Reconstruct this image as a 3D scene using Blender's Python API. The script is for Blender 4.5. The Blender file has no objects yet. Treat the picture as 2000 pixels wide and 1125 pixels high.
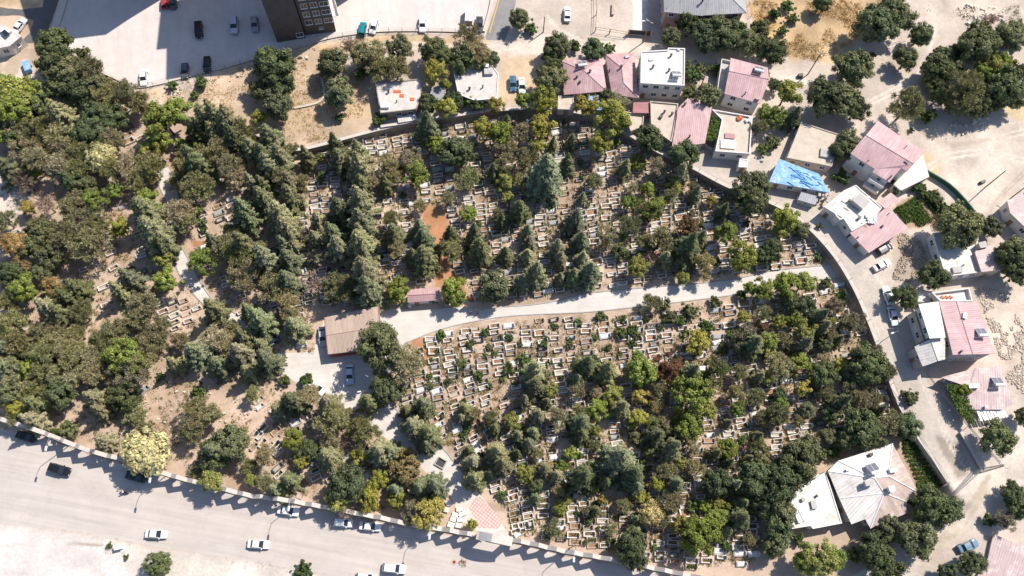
import bpy, bmesh, math, random
import numpy as np
from mathutils import Vector, Matrix
R = math.radians
S = bpy.context.scene
COL = S.collection
# ------------------------------------------------------------------ camera
FPX, CAMH = 1700.0, 180.0
NAD = (955.0, 1150.0)                       # image point straight below the drone
TH = math.atan(math.hypot(NAD[0]-1000, NAD[1]-562.5)/FPX)
RHO = math.atan2(1000-NAD[0], NAD[1]-562.5)
_r0 = Vector((1, 0, 0)); _u0 = Vector((0, math.cos(TH), math.sin(TH)))
FWD = Vector((0, math.sin(TH), -math.cos(TH)))
RT = _r0*math.cos(RHO)+_u0*math.sin(RHO)
UP = _u0*math.cos(RHO)-_r0*math.sin(RHO)
CAM = Vector((0, 0, CAMH))
cam = bpy.data.cameras.new('camera'); cam.sensor_width = 36; cam.lens = 36*FPX/2000
cam.clip_start = 1; cam.clip_end = 6000
co = bpy.data.objects.new('camera', cam); COL.objects.link(co)
co.matrix_world = Matrix(((RT.x, UP.x, -FWD.x, CAM.x), (RT.y, UP.y, -FWD.y, CAM.y), (RT.z, UP.z, -FWD.z, CAM.z), (0, 0, 0, 1)))
S.camera = co
def at(px, py, z=0.0):
    d = RT*(px-1000)+UP*(562.5-py)+FWD*FPX
    return CAM+d*((z-CAMH)/d.z)
def proj(X, Y, Z):
    dx, dy, dz = X-CAM.x, Y-CAM.y, Z-CAM.z
    w = dx*FWD.x+dy*FWD.y+dz*FWD.z
    return 1000+FPX*(dx*RT.x+dy*RT.y+dz*RT.z)/w, 562.5-FPX*(dx*UP.x+dy*UP.y+dz*UP.z)/w
# ------------------------------------------------------------------ light
sd = at(340, 932)-at(281, 977); sd.z = 0; sd.normalize()
SUN_EL = R(52)
SUNV = sd*math.cos(SUN_EL)+Vector((0, 0, math.sin(SUN_EL)))
L = bpy.data.lights.new('sun', 'SUN'); L.energy = 4.8; L.angle = R(0.5); L.color = (1, .925, .83)
lo = bpy.data.objects.new('sun', L); COL.objects.link(lo)
lo.rotation_euler = SUNV.to_track_quat('Z', 'Y').to_euler()
W = bpy.data.worlds.new('World'); S.world = W; W.use_nodes = True
nt = W.node_tree; bg = nt.nodes['Background']; sky = nt.nodes.new('ShaderNodeTexSky')
sky.sky_type = 'NISHITA'; sky.sun_disc = False; sky.ozone_density = 4.0; sky.sun_elevation = SUN_EL
sky.sun_rotation = math.atan2(SUNV.x, SUNV.y)
nt.links.new(sky.outputs[0], bg.inputs[0]); bg.inputs[1].default_value = 0.115
S.view_settings.view_transform = 'Standard'; S.view_settings.look = 'None'
S.view_settings.exposure = 0.40; S.view_settings.gamma = 1
T = 2.2                                      # height of the terrace above the cemetery
rnd = random.Random(5)
# ------------------------------------------------------------------ materials
def N(nt, t, **k):
    n = nt.nodes.new(t)
    for a, v in k.items():
        if isinstance(a, str) and a.startswith('i_'): n.inputs[a[2:].replace('_', ' ')].default_value = v
        else: setattr(n, a, v)
    return n
def mixc(nt, mode, fac, a, b):
    m = nt.nodes.new('ShaderNodeMix'); m.data_type = 'RGBA'; m.blend_type = mode
    for i, v in ((0, fac), (6, a), (7, b)):
        if hasattr(v, 'is_output'): nt.links.new(v, m.inputs[i])
        elif i == 0: m.inputs[0].default_value = v
        else: m.inputs[i].default_value = (*v, 1) if len(v) == 3 else v
    return m.outputs[2]
def ramp(nt, val, a, b, ca=(0, 0, 0), cb=(1, 1, 1)):
    r = nt.nodes.new('ShaderNodeValToRGB'); r.color_ramp.elements[0].position = a; r.color_ramp.elements[1].position = b
    r.color_ramp.elements[0].color = (*ca, 1); r.color_ramp.elements[1].color = (*cb, 1)
    nt.links.new(val, r.inputs[0]); return r.outputs[0]
def noise(nt, vec, sc, det=4, rough=.6):
    n = nt.nodes.new('ShaderNodeTexNoise'); n.inputs['Scale'].default_value = sc
    n.inputs['Detail'].default_value = det; n.inputs['Roughness'].default_value = rough
    nt.links.new(vec, n.inputs['Vector']); return n.outputs[0]
MATS = {}
def mat(name, col=(.5, .5, .5), rough=.85, nz=None, bump=0, metal=0, spec=.3, objcol=False, isl=0, stain=None, seams=0, emit=0, trans=0, speck=0):
    """nz=(scale, amount); stain=(scale, colour, amount); seams=spacing in m along UV x; isl = variation per leaf"""
    m = bpy.data.materials.new(name); m.use_nodes = True; nt = m.node_tree
    p = nt.nodes['Principled BSDF']; p.inputs['Roughness'].default_value = rough; p.inputs['Metallic'].default_value = metal
    p.inputs['Specular IOR Level'].default_value = spec
    geo = nt.nodes.new('ShaderNodeNewGeometry'); pos = geo.outputs['Position']
    if objcol:
        oi = nt.nodes.new('ShaderNodeObjectInfo'); c = oi.outputs['Color']
    else:
        rgb = nt.nodes.new('ShaderNodeRGB'); rgb.outputs[0].default_value = (*col, 1); c = rgb.outputs[0]
    if isl:
        v = ramp(nt, geo.outputs['Random Per Island'], 0, 1, (1-isl,)*3, (1+isl, 1+isl*.9, 1+isl*.6))
        c = mixc(nt, 'MULTIPLY', 1, c, v)
    if nz:
        f = noise(nt, pos, nz[0], 6, .65)
        c = mixc(nt, 'MULTIPLY', 1, c, ramp(nt, f, .25, .75, (1-nz[1],)*3, (1+nz[1],)*3))
    if stain:
        f = noise(nt, pos, stain[0], 5, .7)
        c = mixc(nt, 'MIX', ramp(nt, f, .5, .5+stain[2]), c, stain[1])
    if speck:
        v = nt.nodes.new('ShaderNodeTexVoronoi'); v.inputs['Scale'].default_value = 3.2; nt.links.new(pos, v.inputs['Vector'])
        c = mixc(nt, 'MULTIPLY', speck, c, ramp(nt, v.outputs['Distance'], .0, .5, (.45, .42, .4), (1.12, 1.12, 1.12)))
    bh = None
    if seams:
        uv = nt.nodes.new('ShaderNodeUVMap'); sx = nt.nodes.new('ShaderNodeSeparateXYZ'); nt.links.new(uv.outputs[0], sx.inputs[0])
        d = N(nt, 'ShaderNodeMath', operation='DIVIDE'); nt.links.new(sx.outputs[0], d.inputs[0]); d.inputs[1].default_value = seams
        fr = N(nt, 'ShaderNodeMath', operation='FRACT'); nt.links.new(d.outputs[0], fr.inputs[0])
        bh = ramp(nt, fr.outputs[0], .78, .9)
        c = mixc(nt, 'MULTIPLY', 1, c, ramp(nt, fr.outputs[0], .76, .92, (1.03,)*3, (.80,)*3))
        fl = N(nt, 'ShaderNodeMath', operation='FLOOR'); d2 = N(nt, 'ShaderNodeMath', operation='DIVIDE')
        nt.links.new(sx.outputs[0], d2.inputs[0]); d2.inputs[1].default_value = seams*4; nt.links.new(d2.outputs[0], fl.inputs[0])
        wn = N(nt, 'ShaderNodeTexWhiteNoise', noise_dimensions='1D'); nt.links.new(fl.outputs[0], wn.inputs['W'])
        c = mixc(nt, 'MULTIPLY', 1, c, ramp(nt, wn.outputs[0], 0, 1, (.93,)*3, (1.05,)*3))
        mpu = nt.nodes.new('ShaderNodeMapping'); mpu.inputs['Scale'].default_value = (2.2, .22, 1); nt.links.new(uv.outputs[0], mpu.inputs[0])
        c = mixc(nt, 'MULTIPLY', 1, c, ramp(nt, noise(nt, mpu.outputs[0], 1.0, 5, .7), .3, .66, (.78, .74, .70), (1.06,)*3))
    nt.links.new(c, p.inputs['Base Color'])
    if bump:
        b = nt.nodes.new('ShaderNodeBump'); b.inputs['Strength'].default_value = bump; b.inputs['Distance'].default_value = .08
        nt.links.new(bh if bh else noise(nt, pos, (nz[0]*3 if nz else 6), 5, .7), b.inputs['Height']); nt.links.new(b.outputs[0], p.inputs['Normal'])
    if trans:
        tr = nt.nodes.new('ShaderNodeBsdfTranslucent'); nt.links.new(c, tr.inputs[0]); ms = nt.nodes.new('ShaderNodeMixShader')
        ms.inputs[0].default_value = trans; nt.links.new(p.outputs[0], ms.inputs[1]); nt.links.new(tr.outputs[0], ms.inputs[2])
        nt.links.new(ms.outputs[0], nt.nodes['Material Output'].inputs[0])
    MATS[name] = m; return m
mat('leaf', objcol=True, isl=.45, nz=(.9, .42), rough=.65, spec=.2, trans=.14)
mat('bark', (.11, .085, .065), .9, (6, .3))
mat('marble_white', (.62, .60, .57), .5, (2.5, .12), stain=(3, (.42, .38, .33), .25))
mat('marble_grey', (.30, .30, .30), .6, (3, .2))
mat('stone_beige', (.46, .37, .29), .85, (3, .2), stain=(2, (.3, .24, .18), .25))
mat('granite_dark', (.12, .12, .13), .45, (6, .25))
mat('concrete_kerb', (.38, .35, .31), .9, (3, .25))
mat('soil_bed', (.27, .17, .10), .95, (5, .35))
mat('gravel_bed', (.42, .36, .28), .95, (9, .35))
mat('red_soil', (.36, .21, .125), .95, (3, .25))
mat('plaster_white', (.70, .67, .63), .85, (1.2, .08), stain=(.7, (.52, .46, .41), .3))
mat('plaster_grey', (.44, .42, .40), .9, (1.2, .12), stain=(.8, (.33, .30, .27), .3))
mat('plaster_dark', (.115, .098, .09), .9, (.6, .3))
mat('plaster_pink', (.50, .30, .26), .9, (1, .15))
mat('plaster_tan', (.47, .40, .33), .9, (1, .15), stain=(.9, (.33, .27, .21), .25))
mat('flat_roof', (.66, .62, .57), .9, (.9, .1), stain=(.45, (.45, .40, .35), .22))
mat('flat_roof_tan', (.52, .45, .37), .95, (.7, .12), stain=(.5, (.42, .34, .27), .25))
mat('roof_pink', (.50, .325, .335), .5, (.5, .1), bump=.3, spec=.3, seams=.45, stain=(.25, (.57, .44, .43), .3))
mat('roof_wine', (.40, .19, .20), .5, (.5, .12), bump=.3, seams=.45)
mat('roof_pale', (.50, .385, .38), .5, (.4, .12), bump=.3, seams=.5, stain=(.5, (.66, .6, .56), .2))
mat('roof_tan', (.46, .36, .29), .75, (.8, .12), bump=.5, seams=.28, stain=(.8, (.34, .25, .2), .3))
mat('roof_grey', (.33, .34, .36), .5, (.5, .12), bump=.3, seams=.5)
mat('roof_zinc', (.64, .62, .59), .45, (.6, .1), bump=.3, seams=.6, stain=(.5, (.5, .45, .42), .25))
mat('roof_rust', (.47, .375, .33), .7, (.8, .16), bump=.4, seams=.35, stain=(.5, (.60, .545, .51), .2))
mat('flat_roof_grey', (.54, .505, .47), .9, (.9, .12), stain=(.5, (.40, .355, .31), .25))
mat('roof_slate', (.36, .365, .375), .5, (.6, .15), bump=.3, seams=.5)
mat('white_sheet', (.80, .80, .79), .5, (.5, .04), bump=.1, seams=.9)
mat('glass', (.02, .025, .03), .08, spec=.6)
mat('frame_white', (.72, .71, .69), .5)
mat('solar', (.16, .17, .19), .3, spec=.6)
mat('metal', (.30, .30, .31), .5, metal=.5)
mat('metal_white', (.72, .72, .72), .4)
mat('metal_dark', (.05, .05, .05), .5)
mat('metal_green', (.03, .11, .075), .6, (.8, .2))
mat('wood', (.26, .17, .10), .85, (5, .3))
mat('tarp_blue', (.20, .39, .64), .6, (1.2, .3), bump=1.0, stain=(.6, (.56, .63, .70), .22))
mat('tarp_bright', (.12, .36, .64), .5, (1.5, .3), bump=.8)
mat('stone_wall', (.30, .26, .22), .95, (2.2, .35), bump=.8, speck=.8)
mat('coping', (.52, .47, .42), .9, (2, .15))
mat('wall_pale', (.55, .48, .42), .9, (1.5, .12), stain=(1, (.4, .34, .29), .3))
mat('paint', objcol=True, rough=.22, spec=.6)
mat('tyre', (.02, .02, .02), .9)
mat('rim', (.4, .4, .4), .4, metal=.8)
mat('lamp_glass', (.6, .6, .58), .2)
mat('tail', (.35, .02, .02), .3)
mat('rubber', (.02, .02, .025), .7)
mat('cloth', objcol=True, rough=.9)
mat('skin', (.45, .27, .19), .6)
mat('hair', (.025, .018, .015), .8)
mat('orange_tile', (.60, .14, .05), .8, (4, .3))
mat('rubble', objcol=True, rough=.95, isl=.35, nz=(3, .2))
mat('flower', objcol=True, rough=.8, isl=.3)
# ------------------------------------------------------------------ mesh helpers
class MB:
    def __init__(s): s.v = []; s.f = []; s.m = []; s.uv = {}
    def face(s, pts, m=0, uv=None):
        b = len(s.v); s.v += [tuple(p) for p in pts]; s.f.append(tuple(range(b, b+len(pts)))); s.m.append(m)
        if uv: s.uv[len(s.f)-1] = uv
    def box(s, c, d, rz=0, m=0, taper=1):
        ca, sa = math.cos(rz), math.sin(rz); P = []
        for k in (-1, 1):
            t = 1 if k < 0 else taper
            for i, j in ((-1, -1), (1, -1), (1, 1), (-1, 1)):
                x, y = i*d[0]/2*t, j*d[1]/2*t
                P.append((c[0]+x*ca-y*sa, c[1]+x*sa+y*ca, c[2]+k*d[2]/2))
        for q in ((3, 2, 1, 0), (4, 5, 6, 7), (0, 1, 5, 4), (1, 2, 6, 5), (2, 3, 7, 6), (3, 0, 4, 7)): s.face([P[i] for i in q], m)
    def tube(s, a, b, r0, r1=None, n=6, m=0, cap=True):
        a, b = Vector(a), Vector(b); r1 = r0 if r1 is None else r1
        d = (b-a).normalized(); u = d.orthogonal().normalized(); w = d.cross(u)
        A = [a+(u*math.cos(t)+w*math.sin(t))*r0 for t in [i*2*math.pi/n for i in range(n)]]
        B = [b+(u*math.cos(t)+w*math.sin(t))*r1 for t in [i*2*math.pi/n for i in range(n)]]
        for i in range(n): s.face([A[i], A[(i+1) % n], B[(i+1) % n], B[i]], m)
        if cap: s.face(B, m); s.face(A[::-1], m)
    def prism(s, poly, z0, z1, m=0, mt=None):
        """poly of (x,y) or (x,y,z) (then z replaces z1), counter-clockwise or not"""
        a = sum(poly[i][0]*poly[(i+1) % len(poly)][1]-poly[(i+1) % len(poly)][0]*poly[i][1] for i in range(len(poly)))
        if a < 0: poly = poly[::-1]
        top = [(p[0], p[1], p[2]+z1 if len(p) > 2 else z1) for p in poly]; bot = [(p[0], p[1], z0) for p in poly]; n = len(poly)
        s.face(top, m if mt is None else mt); s.face(bot[::-1], m)
        for i in range(n): j = (i+1) % n; s.face([bot[i], bot[j], top[j], top[i]], m)
    def mesh(s, name, mats, smooth=False):
        me = bpy.data.meshes.new(name); me.from_pydata(s.v, [], s.f); me.update()
        for m in mats: me.materials.append(MATS[m])
        me.polygons.foreach_set('material_index', s.m)
        if s.uv:
            ul = me.uv_layers.new(name='uv')
            for fi, uv in s.uv.items():
                for li, q in zip(me.polygons[fi].loop_indices, uv): ul.data[li].uv = q
        bm = bmesh.new(); bm.from_mesh(me); bmesh.ops.remove_doubles(bm, verts=bm.verts, dist=1e-4)
        bm.to_mesh(me); bm.free()
        if smooth: me.polygons.foreach_set('use_smooth', [True]*len(me.polygons))
        return me
    def build(s, name, mats, parent=None, smooth=False):
        return link(name, s.mesh(name, mats if isinstance(mats, (list, tuple)) else [mats], smooth), parent)
def link(name, me, parent=None):
    o = bpy.data.objects.new(name, me); COL.objects.link(o)
    if parent: o.parent = parent
    return o
def tag(o, label=None, cat=None, group=None, kind=None):
    if label: o['label'] = label
    if cat: o['category'] = cat
    if group: o['group'] = group
    if kind: o['kind'] = kind
    return o
def empty(name, loc, rz=0, label=None, cat=None, group=None):
    o = bpy.data.objects.new(name, None); COL.objects.link(o); o.empty_display_size = .3
    o.location = loc; o.rotation_euler = (0, 0, rz); return tag(o, label, cat, group)
def copy_tree(o, parent=None):
    c = o.copy(); COL.objects.link(c)
    if parent: c.parent = parent
    for ch in list(o.children): copy_tree(ch, c)
    return c
def inset(poly, d):
    """shrink a polygon (list of Vectors) by d metres in plan"""
    n = len(poly); a = sum(poly[i].x*poly[(i+1) % n].y-poly[(i+1) % n].x*poly[i].y for i in range(n)); s = 1 if a > 0 else -1
    out = []
    for i in range(n):
        p0, p, p1 = poly[i-1], poly[i], poly[(i+1) % n]
        e0 = (p-p0).to_2d().normalized(); e1 = (p1-p).to_2d().normalized()
        n0 = Vector((-e0.y, e0.x))*s; n1 = Vector((-e1.y, e1.x))*s; b = n0+n1
        if b.length < .2: b = n0
        k = d/max(.35, b.normalized().dot(n0)); b = b.normalized()*k
        out.append(Vector((p.x+b.x, p.y+b.y, p.z)))
    return out
def inpoly(px, py, poly):
    c = False; j = len(poly)-1
    for i in range(len(poly)):
        xi, yi = poly[i][:2]; xj, yj = poly[j][:2]
        if (yi > py) != (yj > py) and px < (xj-xi)*(py-yi)/(yj-yi)+xi: c = not c
        j = i
    return c
# numpy helpers for the ground
def sdist(X, Y, poly):
    """signed distance, positive inside"""
    D = np.full(X.shape, 1e9); C = np.zeros(X.shape, bool); n = len(poly)
    for i in range(n):
        ax, ay = poly[i][:2]; bx, by = poly[(i+1) % n][:2]
        ex, ey = bx-ax, by-ay; L2 = ex*ex+ey*ey+1e-12
        t = np.clip(((X-ax)*ex+(Y-ay)*ey)/L2, 0, 1)
        D = np.minimum(D, np.hypot(X-ax-t*ex, Y-ay-t*ey))
        if ay != by:
            c = ((ay > Y) != (by > Y)) & (X < ex*(Y-ay)/(by-ay)+ax); C ^= c
    return np.where(C, D, -D)
_rng = np.random.default_rng(7)
_lat = _rng.random((256, 256))
def vnoise(X, Y, sc, o=0):
    x, y = X/sc+o*17.3, Y/sc+o*9.1
    i, j = np.floor(x).astype(int), np.floor(y).astype(int); u, v = x-i, y-j
    u, v = u*u*(3-2*u), v*v*(3-2*v)
    g = lambda a, b: _lat[a % 256, b % 256]
    return (g(i, j)*(1-u)+g(i+1, j)*u)*(1-v)+(g(i, j+1)*(1-u)+g(i+1, j+1)*u)*v
def fbm(X, Y, sc, o=0):
    return (vnoise(X, Y, sc, o)+.5*vnoise(X, Y, sc/2, o+1)+.25*vnoise(X, Y, sc/4, o+2)+.125*vnoise(X, Y, sc/8, o+3))/1.875
def smooth(x, a, b):
    t = np.clip((x-a)/(b-a), 0, 1); return t*t*(3-2*t)
# ------------------------------------------------------------------ ground
TERR_EDGE = [(83, 75), (98, 92), (140, 118), (210, 150), (240, 188), (300, 213), (400, 240), (500, 264), (567, 287), (593, 292), (743, 253), (830, 236),
  (900, 225), (960, 217), (1060, 211), (1085, 214), (1180, 232), (1230, 265), (1290, 300), (1345, 325), (1420, 365), (1500, 395), (1560, 430),
  (1620, 490), (1665, 560), (1700, 640), (1725, 710), (1755, 790), (1785, 845), (1850, 942)]
TERR = [(150, -60), (140, 0)]+TERR_EDGE+[(1868, 1000), (1800, 1075), (1745, 1140), (1700, 1400), (4000, 1400), (4000, -700), (300, -700)]
TERRW = [at(x, max(y, -250) if y < 0 else y, T).to_2d() for x, y in TERR if y < 1300 and x < 3000 and y > -600]
TERRW = [tuple(p) for p in TERRW]+[(60, -400), (3000, -400), (3000, 3000), (-400, 3000), (-140, 400)]
def hgt(x, y):
    X, Y = np.array(x, float), np.array(y, float)
    d = sdist(X, Y, TERRW); px, py = proj(X, Y, T)
    w = .28+smooth(py, 950, 1010)*smooth(px, 1500, 1700)*7
    return T*smooth(d, -w, w)
def gz(px, py):
    return T if inpoly(px, py, TERR) else 0.0
gx = np.concatenate([-150-np.geomspace(3, 2600, 26)[::-1], np.arange(-150, 150.1, .5), 150+np.geomspace(3, 2600, 26)])
gy = np.concatenate([-24-np.geomspace(3, 2600, 26)[::-1], np.arange(-24, 190.1, .5), 190+np.geomspace(3, 2600, 26)])
GX, GY = np.meshgrid(gx, gy)
GZ = hgt(GX, GY)
PX, PY = proj(GX, GY, GZ)
far = (np.abs(GX) > 160) | (GY < -26) | (GY > 200)
PX[far] = -9999
C = np.zeros(GX.shape+(3,))
n1, n2, n3 = fbm(GX, GY, 14), fbm(GX, GY, 5, 3), fbm(GX, GY, 1.6, 5)
C[:] = (.47, .36, .275)
C *= (1+(n1-.5)*.5)[..., None]
def paint(poly, col, edge=6, warp=14, amt=1.0, var=.25, o=0):
    wx, wy = PX+(n2-.5)*warp*2+(n3-.5)*warp, PY+(fbm(GX, GY, 5, 11)-.5)*warp*2
    m = smooth(sdist(wx, wy, poly), -edge, edge)*amt
    c = np.array(col)*(1+(fbm(GX, GY, 6, 20+o)-.5)*var*2)[..., None]
    C[:] = C*(1-m[..., None])+c*m[..., None]
DIRT = (.475, .405, .345); GOLD = (.475, .34, .20); FIELD = (.45, .345, .245)
paint(TERR, DIRT, 8, 10)
paint([(240, 180), (380, 165), (500, 118), (560, 98), (640, 90), (700, 130), (735, 170), (745, 250), (593, 292), (500, 264), (400, 240)], FIELD, 8, 16, var=.35)
paint([(520, 250), (740, 240), (740, 200), (560, 195)], (.50, .37, .24), 8, 20, .8)
paint([(600, 95), (700, 75), (800, 70), (960, 75), (960, 85), (700, 100)], (.48, .33, .17), 6, 10, .7)
paint([(640, 110), (760, 85), (900, 85), (950, 80), (950, 110), (900, 130), (640, 150)], (.52, .44, .36), 8, 14)
paint([(960, 90), (1060, 70), (1250, 85), (1430, 120), (1560, 150), (1600, 190), (1500, 150), (1400, 130), (1200, 100), (1050, 105), (980, 130)], (.56, .49, .42), 8, 10)
paint([(980, 110), (1060, 110), (1060, 200), (970, 200)], (.50, .37, .24), 8, 14, .8)
paint([(1236, -20), (1262, -20), (1262, 66), (1236, 62)], (.62, .58, .53), 3, 3)
paint([(1470, -30), (1475, 60), (1520, 110), (1610, 130), (1680, 90), (1760, -30)], GOLD, 8, 18, var=.45)
paint([(1470, 0), (1466, 60), (1490, 120), (1525, 60)], (.52, .36, .17), 6, 12)
paint([(1790, 290), (1850, 300), (1820, 350), (1780, 330)], (.48, .36, .19), 6, 14, .7)
paint([(1800, 250), (2010, 200), (2010, 330), (1900, 420), (1830, 320)], (.52, .445, .375), 10, 22, .8, .4)
paint([(1790, -30), (2010, -30), (2010, 70), (1900, 60), (1820, 40)], (.53, .45, .37), 10, 20, .8, .4)
paint([(1905, 565), (1965, 570), (2005, 640), (2005, 770), (1965, 740), (1940, 660)], (.40, .325, .26), 8, 20, .75, .5)
paint([(1742, 450), (1800, 465), (1818, 520), (1780, 552), (1738, 545)], (.36, .29, .23), 6, 12, .8, .4)
paint([(1950, 210), (2010, 200), (2010, 235), (1960, 230)], (.48, .36, .2), 6, 14, .7)
for q in ([(1750, 400), (1790, 380), (1830, 440), (1770, 445)], [(1790, 375), (1830, 370), (1860, 430), (1835, 450)], [(1760, 870), (1800, 860), (1850, 950), (1790, 965)]):
    paint(q, (.33, .22, .14), 4, 6, .9)
paint([(1345, 325), (1440, 285), (1500, 310), (1600, 400), (1670, 480), (1740, 520), (1765, 600), (1800, 720), (1900, 930), (1850, 942), (1755, 790), (1700, 640), (1620, 490), (1500, 395)], (.47, .415, .36), 4, 5)
paint([(1830, 850), (1870, 860), (1905, 925), (1880, 950), (1850, 900)], (.29, .245, .20), 3, 8, .95)
paint([(1850, 940), (1960, 900), (2010, 860), (2010, 930), (1880, 1030), (1760, 1140), (1650, 1140), (1800, 1040)], (.56, .49, .42), 8, 10)
paint([(1930, 935), (1890, 1010), (1830, 1060), (1825, 1085), (1850, 1060), (1940, 960)], (.45, .37, .28), 4, 14, .8)
paint([(1900, 560), (2010, 520), (2010, 760), (1960, 730), (1920, 640)], (.52, .43, .35), 8, 16, .8, .4)
paint([(980, 955), (1060, 920), (1080, 1000), (1060, 1050), (1000, 1030)], (.54, .44, .35), 8, 14, .8)
for q in ([(822, 400), (872, 402), (882, 470), (905, 560), (850, 562), (838, 500)], [(345, 290), (372, 285), (370, 318), (345, 312)], [(800, 662), (850, 652), (850, 690), (830, 715), (805, 690)],
          [(872, 550), (905, 545), (910, 585), (880, 580)], [(375, 470), (402, 470), (400, 482), (376, 483)]):
    paint(q, (.42, .205, .105), 3, 6, .95, .25)
paint([(-30, 300), (40, 350), (60, 420), (20, 440), (-30, 420)], (.53, .45, .38), 8, 16)
paint([(0, 90), (60, 95), (70, 155), (0, 165)], (.55, .47, .38), 6, 10)
paint([(-30, 170), (-30, -40), (80, -40), (85, 10), (0, 20)], (.5, .38, .24), 6, 10)
paint([(160, 700), (330, 740), (500, 740), (420, 830), (300, 860), (100, 800)], (.42, .31, .23), 8, 18, .7, .35)
# the bright lot and the dusty verge beyond the road
paint([(-900, 1000), (-60, 1018), (150, 1036), (300, 1068), (480, 1092), (760, 1150), (700, 1900), (-900, 1900)], (.55, .485, .435), 10, 8)
paint([(-900, 1010), (-40, 1032), (120, 1046), (240, 1070), (250, 1150), (-900, 1400)], (.60, .545, .515), 22, 10)
paint([(330, 1090), (460, 1100), (560, 1150), (300, 1150)], (.62, .56, .48), 8, 10)
def track(pts, w, col, amt, o=0):
    d = np.full(PX.shape, 1e9); wx, wy = PX+(n1-.5)*16+(n2-.5)*5, PY+(fbm(GX, GY, 14, 41)-.5)*16
    for (ax, ay), (bx, by) in zip(pts, pts[1:]):
        ex, ey = bx-ax, by-ay; t = np.clip(((wx-ax)*ex+(wy-ay)*ey)/(ex*ex+ey*ey), 0, 1); d = np.minimum(d, np.hypot(wx-ax-t*ex, wy-ay-t*ey))
    m = smooth(-d, -w, -w*.4)*amt*(.5+.8*smooth(n2, .35, .6)); m = np.clip(m, 0, 1)
    C[:] = C*(1-m[..., None])+np.array(col)*m[..., None]
LT, DK = (.60, .53, .46), (.34, .275, .215)
for dy in (0, 9):
    track([(700, 82+dy), (960, 92+dy), (1060, 80+dy), (1250, 92+dy), (1430, 128+dy), (1560, 160+dy), (1700, 195+dy), (1790, 150+dy), (1830, 60+dy)], 3, LT, .7)
    track([(1020, 40+dy), (1060, 55+dy), (1120, 75+dy), (1200, 80+dy)], 2.5, DK, .5); track([(1790, 330+dy), (1850, 300+dy), (1930, 290+dy), (2010, 310+dy)], 3, LT, .8)
    track([(1830, 400+dy), (1880, 350+dy), (1960, 260+dy), (2010, 250+dy)], 3, LT, .7); track([(1890, 440+dy), (1930, 410+dy), (2000, 330+dy)], 3, DK, .45)
    track([(1660, 1130), (1780+dy, 1060+dy), (1880+dy, 960+dy), (2010, 870+dy)], 3, LT, .7); track([(1700, 520), (1765+dy, 640), (1800+dy, 760), (1860+dy, 880), (1900+dy, 935)], 3, LT, .5)
    track([(0, 1060+dy), (200, 1085+dy), (420, 1125+dy)], 3, (.52, .45, .40), .5); track([(1070, 30+dy), (1090, 60), (1130, 78)], 3, LT, .6)
track([(100, 1055), (200, 1068), (245, 1078), (215, 1110), (200, 1125)], 2.5, DK, .75); track([(1955, 20), (1900, 60), (1840, 110)], 3, DK, .4); track([(1560, 175), (1620, 160), (1640, 120)], 8, DK, .4)
track([(1930, 930), (1880, 1000), (1830, 1060), (1822, 1100)], 7, (.40, .33, .26), .6); track([(1800, 260), (1860, 285), (1930, 270)], 7, DK, .35)
for q in ([(835, 640), (900, 700), (930, 800)], [(960, 630), (975, 720), (985, 790)], [(1160, 620), (1165, 720)], [(1000, 720), (1040, 820)], [(610, 310), (640, 400), (640, 520)], [(960, 250), (985, 400), (1000, 580)], [(1310, 360), (1330, 470), (1340, 545)], [(1165, 300), (1140, 430), (1150, 560)]):
    track(q, 6, (.54, .43, .345), .7)
# leaf litter and trampled paths in the cemetery
litter = smooth(fbm(GX, GY, 4, 31), .5, .68)*.55
ins = (sdist(PX, PY, TERR) < 0) & (PY < 1000)
C[ins] = C[ins]*(1-litter[ins][:, None])+np.array((.30, .215, .145))*litter[ins][:, None]
nr, nc = GX.shape
me = bpy.data.meshes.new('ground')
V = np.stack([GX, GY, GZ], -1).reshape(-1, 3)
idx = np.arange(nr*nc).reshape(nr, nc)
Q = np.stack([idx[:-1, :-1], idx[:-1, 1:], idx[1:, 1:], idx[1:, :-1]], -1).reshape(-1, 4)
me.vertices.add(len(V)); me.vertices.foreach_set('co', V.ravel()); me.loops.add(Q.size); me.loops.foreach_set('vertex_index', Q.ravel())
me.polygons.add(len(Q)); me.polygons.foreach_set('loop_start', np.arange(0, Q.size, 4)); me.update()
ca = me.color_attributes.new('albedo', 'FLOAT_COLOR', 'POINT')
ca.data.foreach_set('color', np.concatenate([C, np.ones(C.shape[:2]+(1,))], -1).astype(np.float32).ravel())
gm = mat('ground', (.5, .4, .3), .95, spec=.1); nt = gm.node_tree; p = nt.nodes['Principled BSDF']
geo = nt.nodes.new('ShaderNodeNewGeometry'); pos = geo.outputs['Position']
at_ = nt.nodes.new('ShaderNodeAttribute'); at_.attribute_name = 'albedo'
c = at_.outputs['Color']
for sc, a in ((.35, .12), (1.6, .12), (6, .16)):
    c = mixc(nt, 'MULTIPLY', 1, c, ramp(nt, noise(nt, pos, sc, 6, .65), .28, .72, (1-a,)*3, (1+a,)*3))
vo = nt.nodes.new('ShaderNodeTexVoronoi'); vo.inputs['Scale'].default_value = 2.2; nt.links.new(pos, vo.inputs['Vector'])
sp = mixc(nt, 'MULTIPLY', 1, ramp(nt, vo.outputs['Distance'], .06, .16, (1, 1, 1), (0, 0, 0)), ramp(nt, noise(nt, pos, .5, 3), .5, .62))
c = mixc(nt, 'MIX', sp, c, (.55, .48, .41))
nt.links.new(c, p.inputs['Base Color'])
bp = nt.nodes.new('ShaderNodeBump'); bp.inputs['Strength'].default_value = .5; bp.inputs['Distance'].default_value = .12
nt.links.new(noise(nt, pos, 1.3, 8, .7), bp.inputs['Height']); nt.links.new(bp.outputs[0], p.inputs['Normal'])
me.materials.append(gm); tag(link('ground', me), kind='structure')
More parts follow.
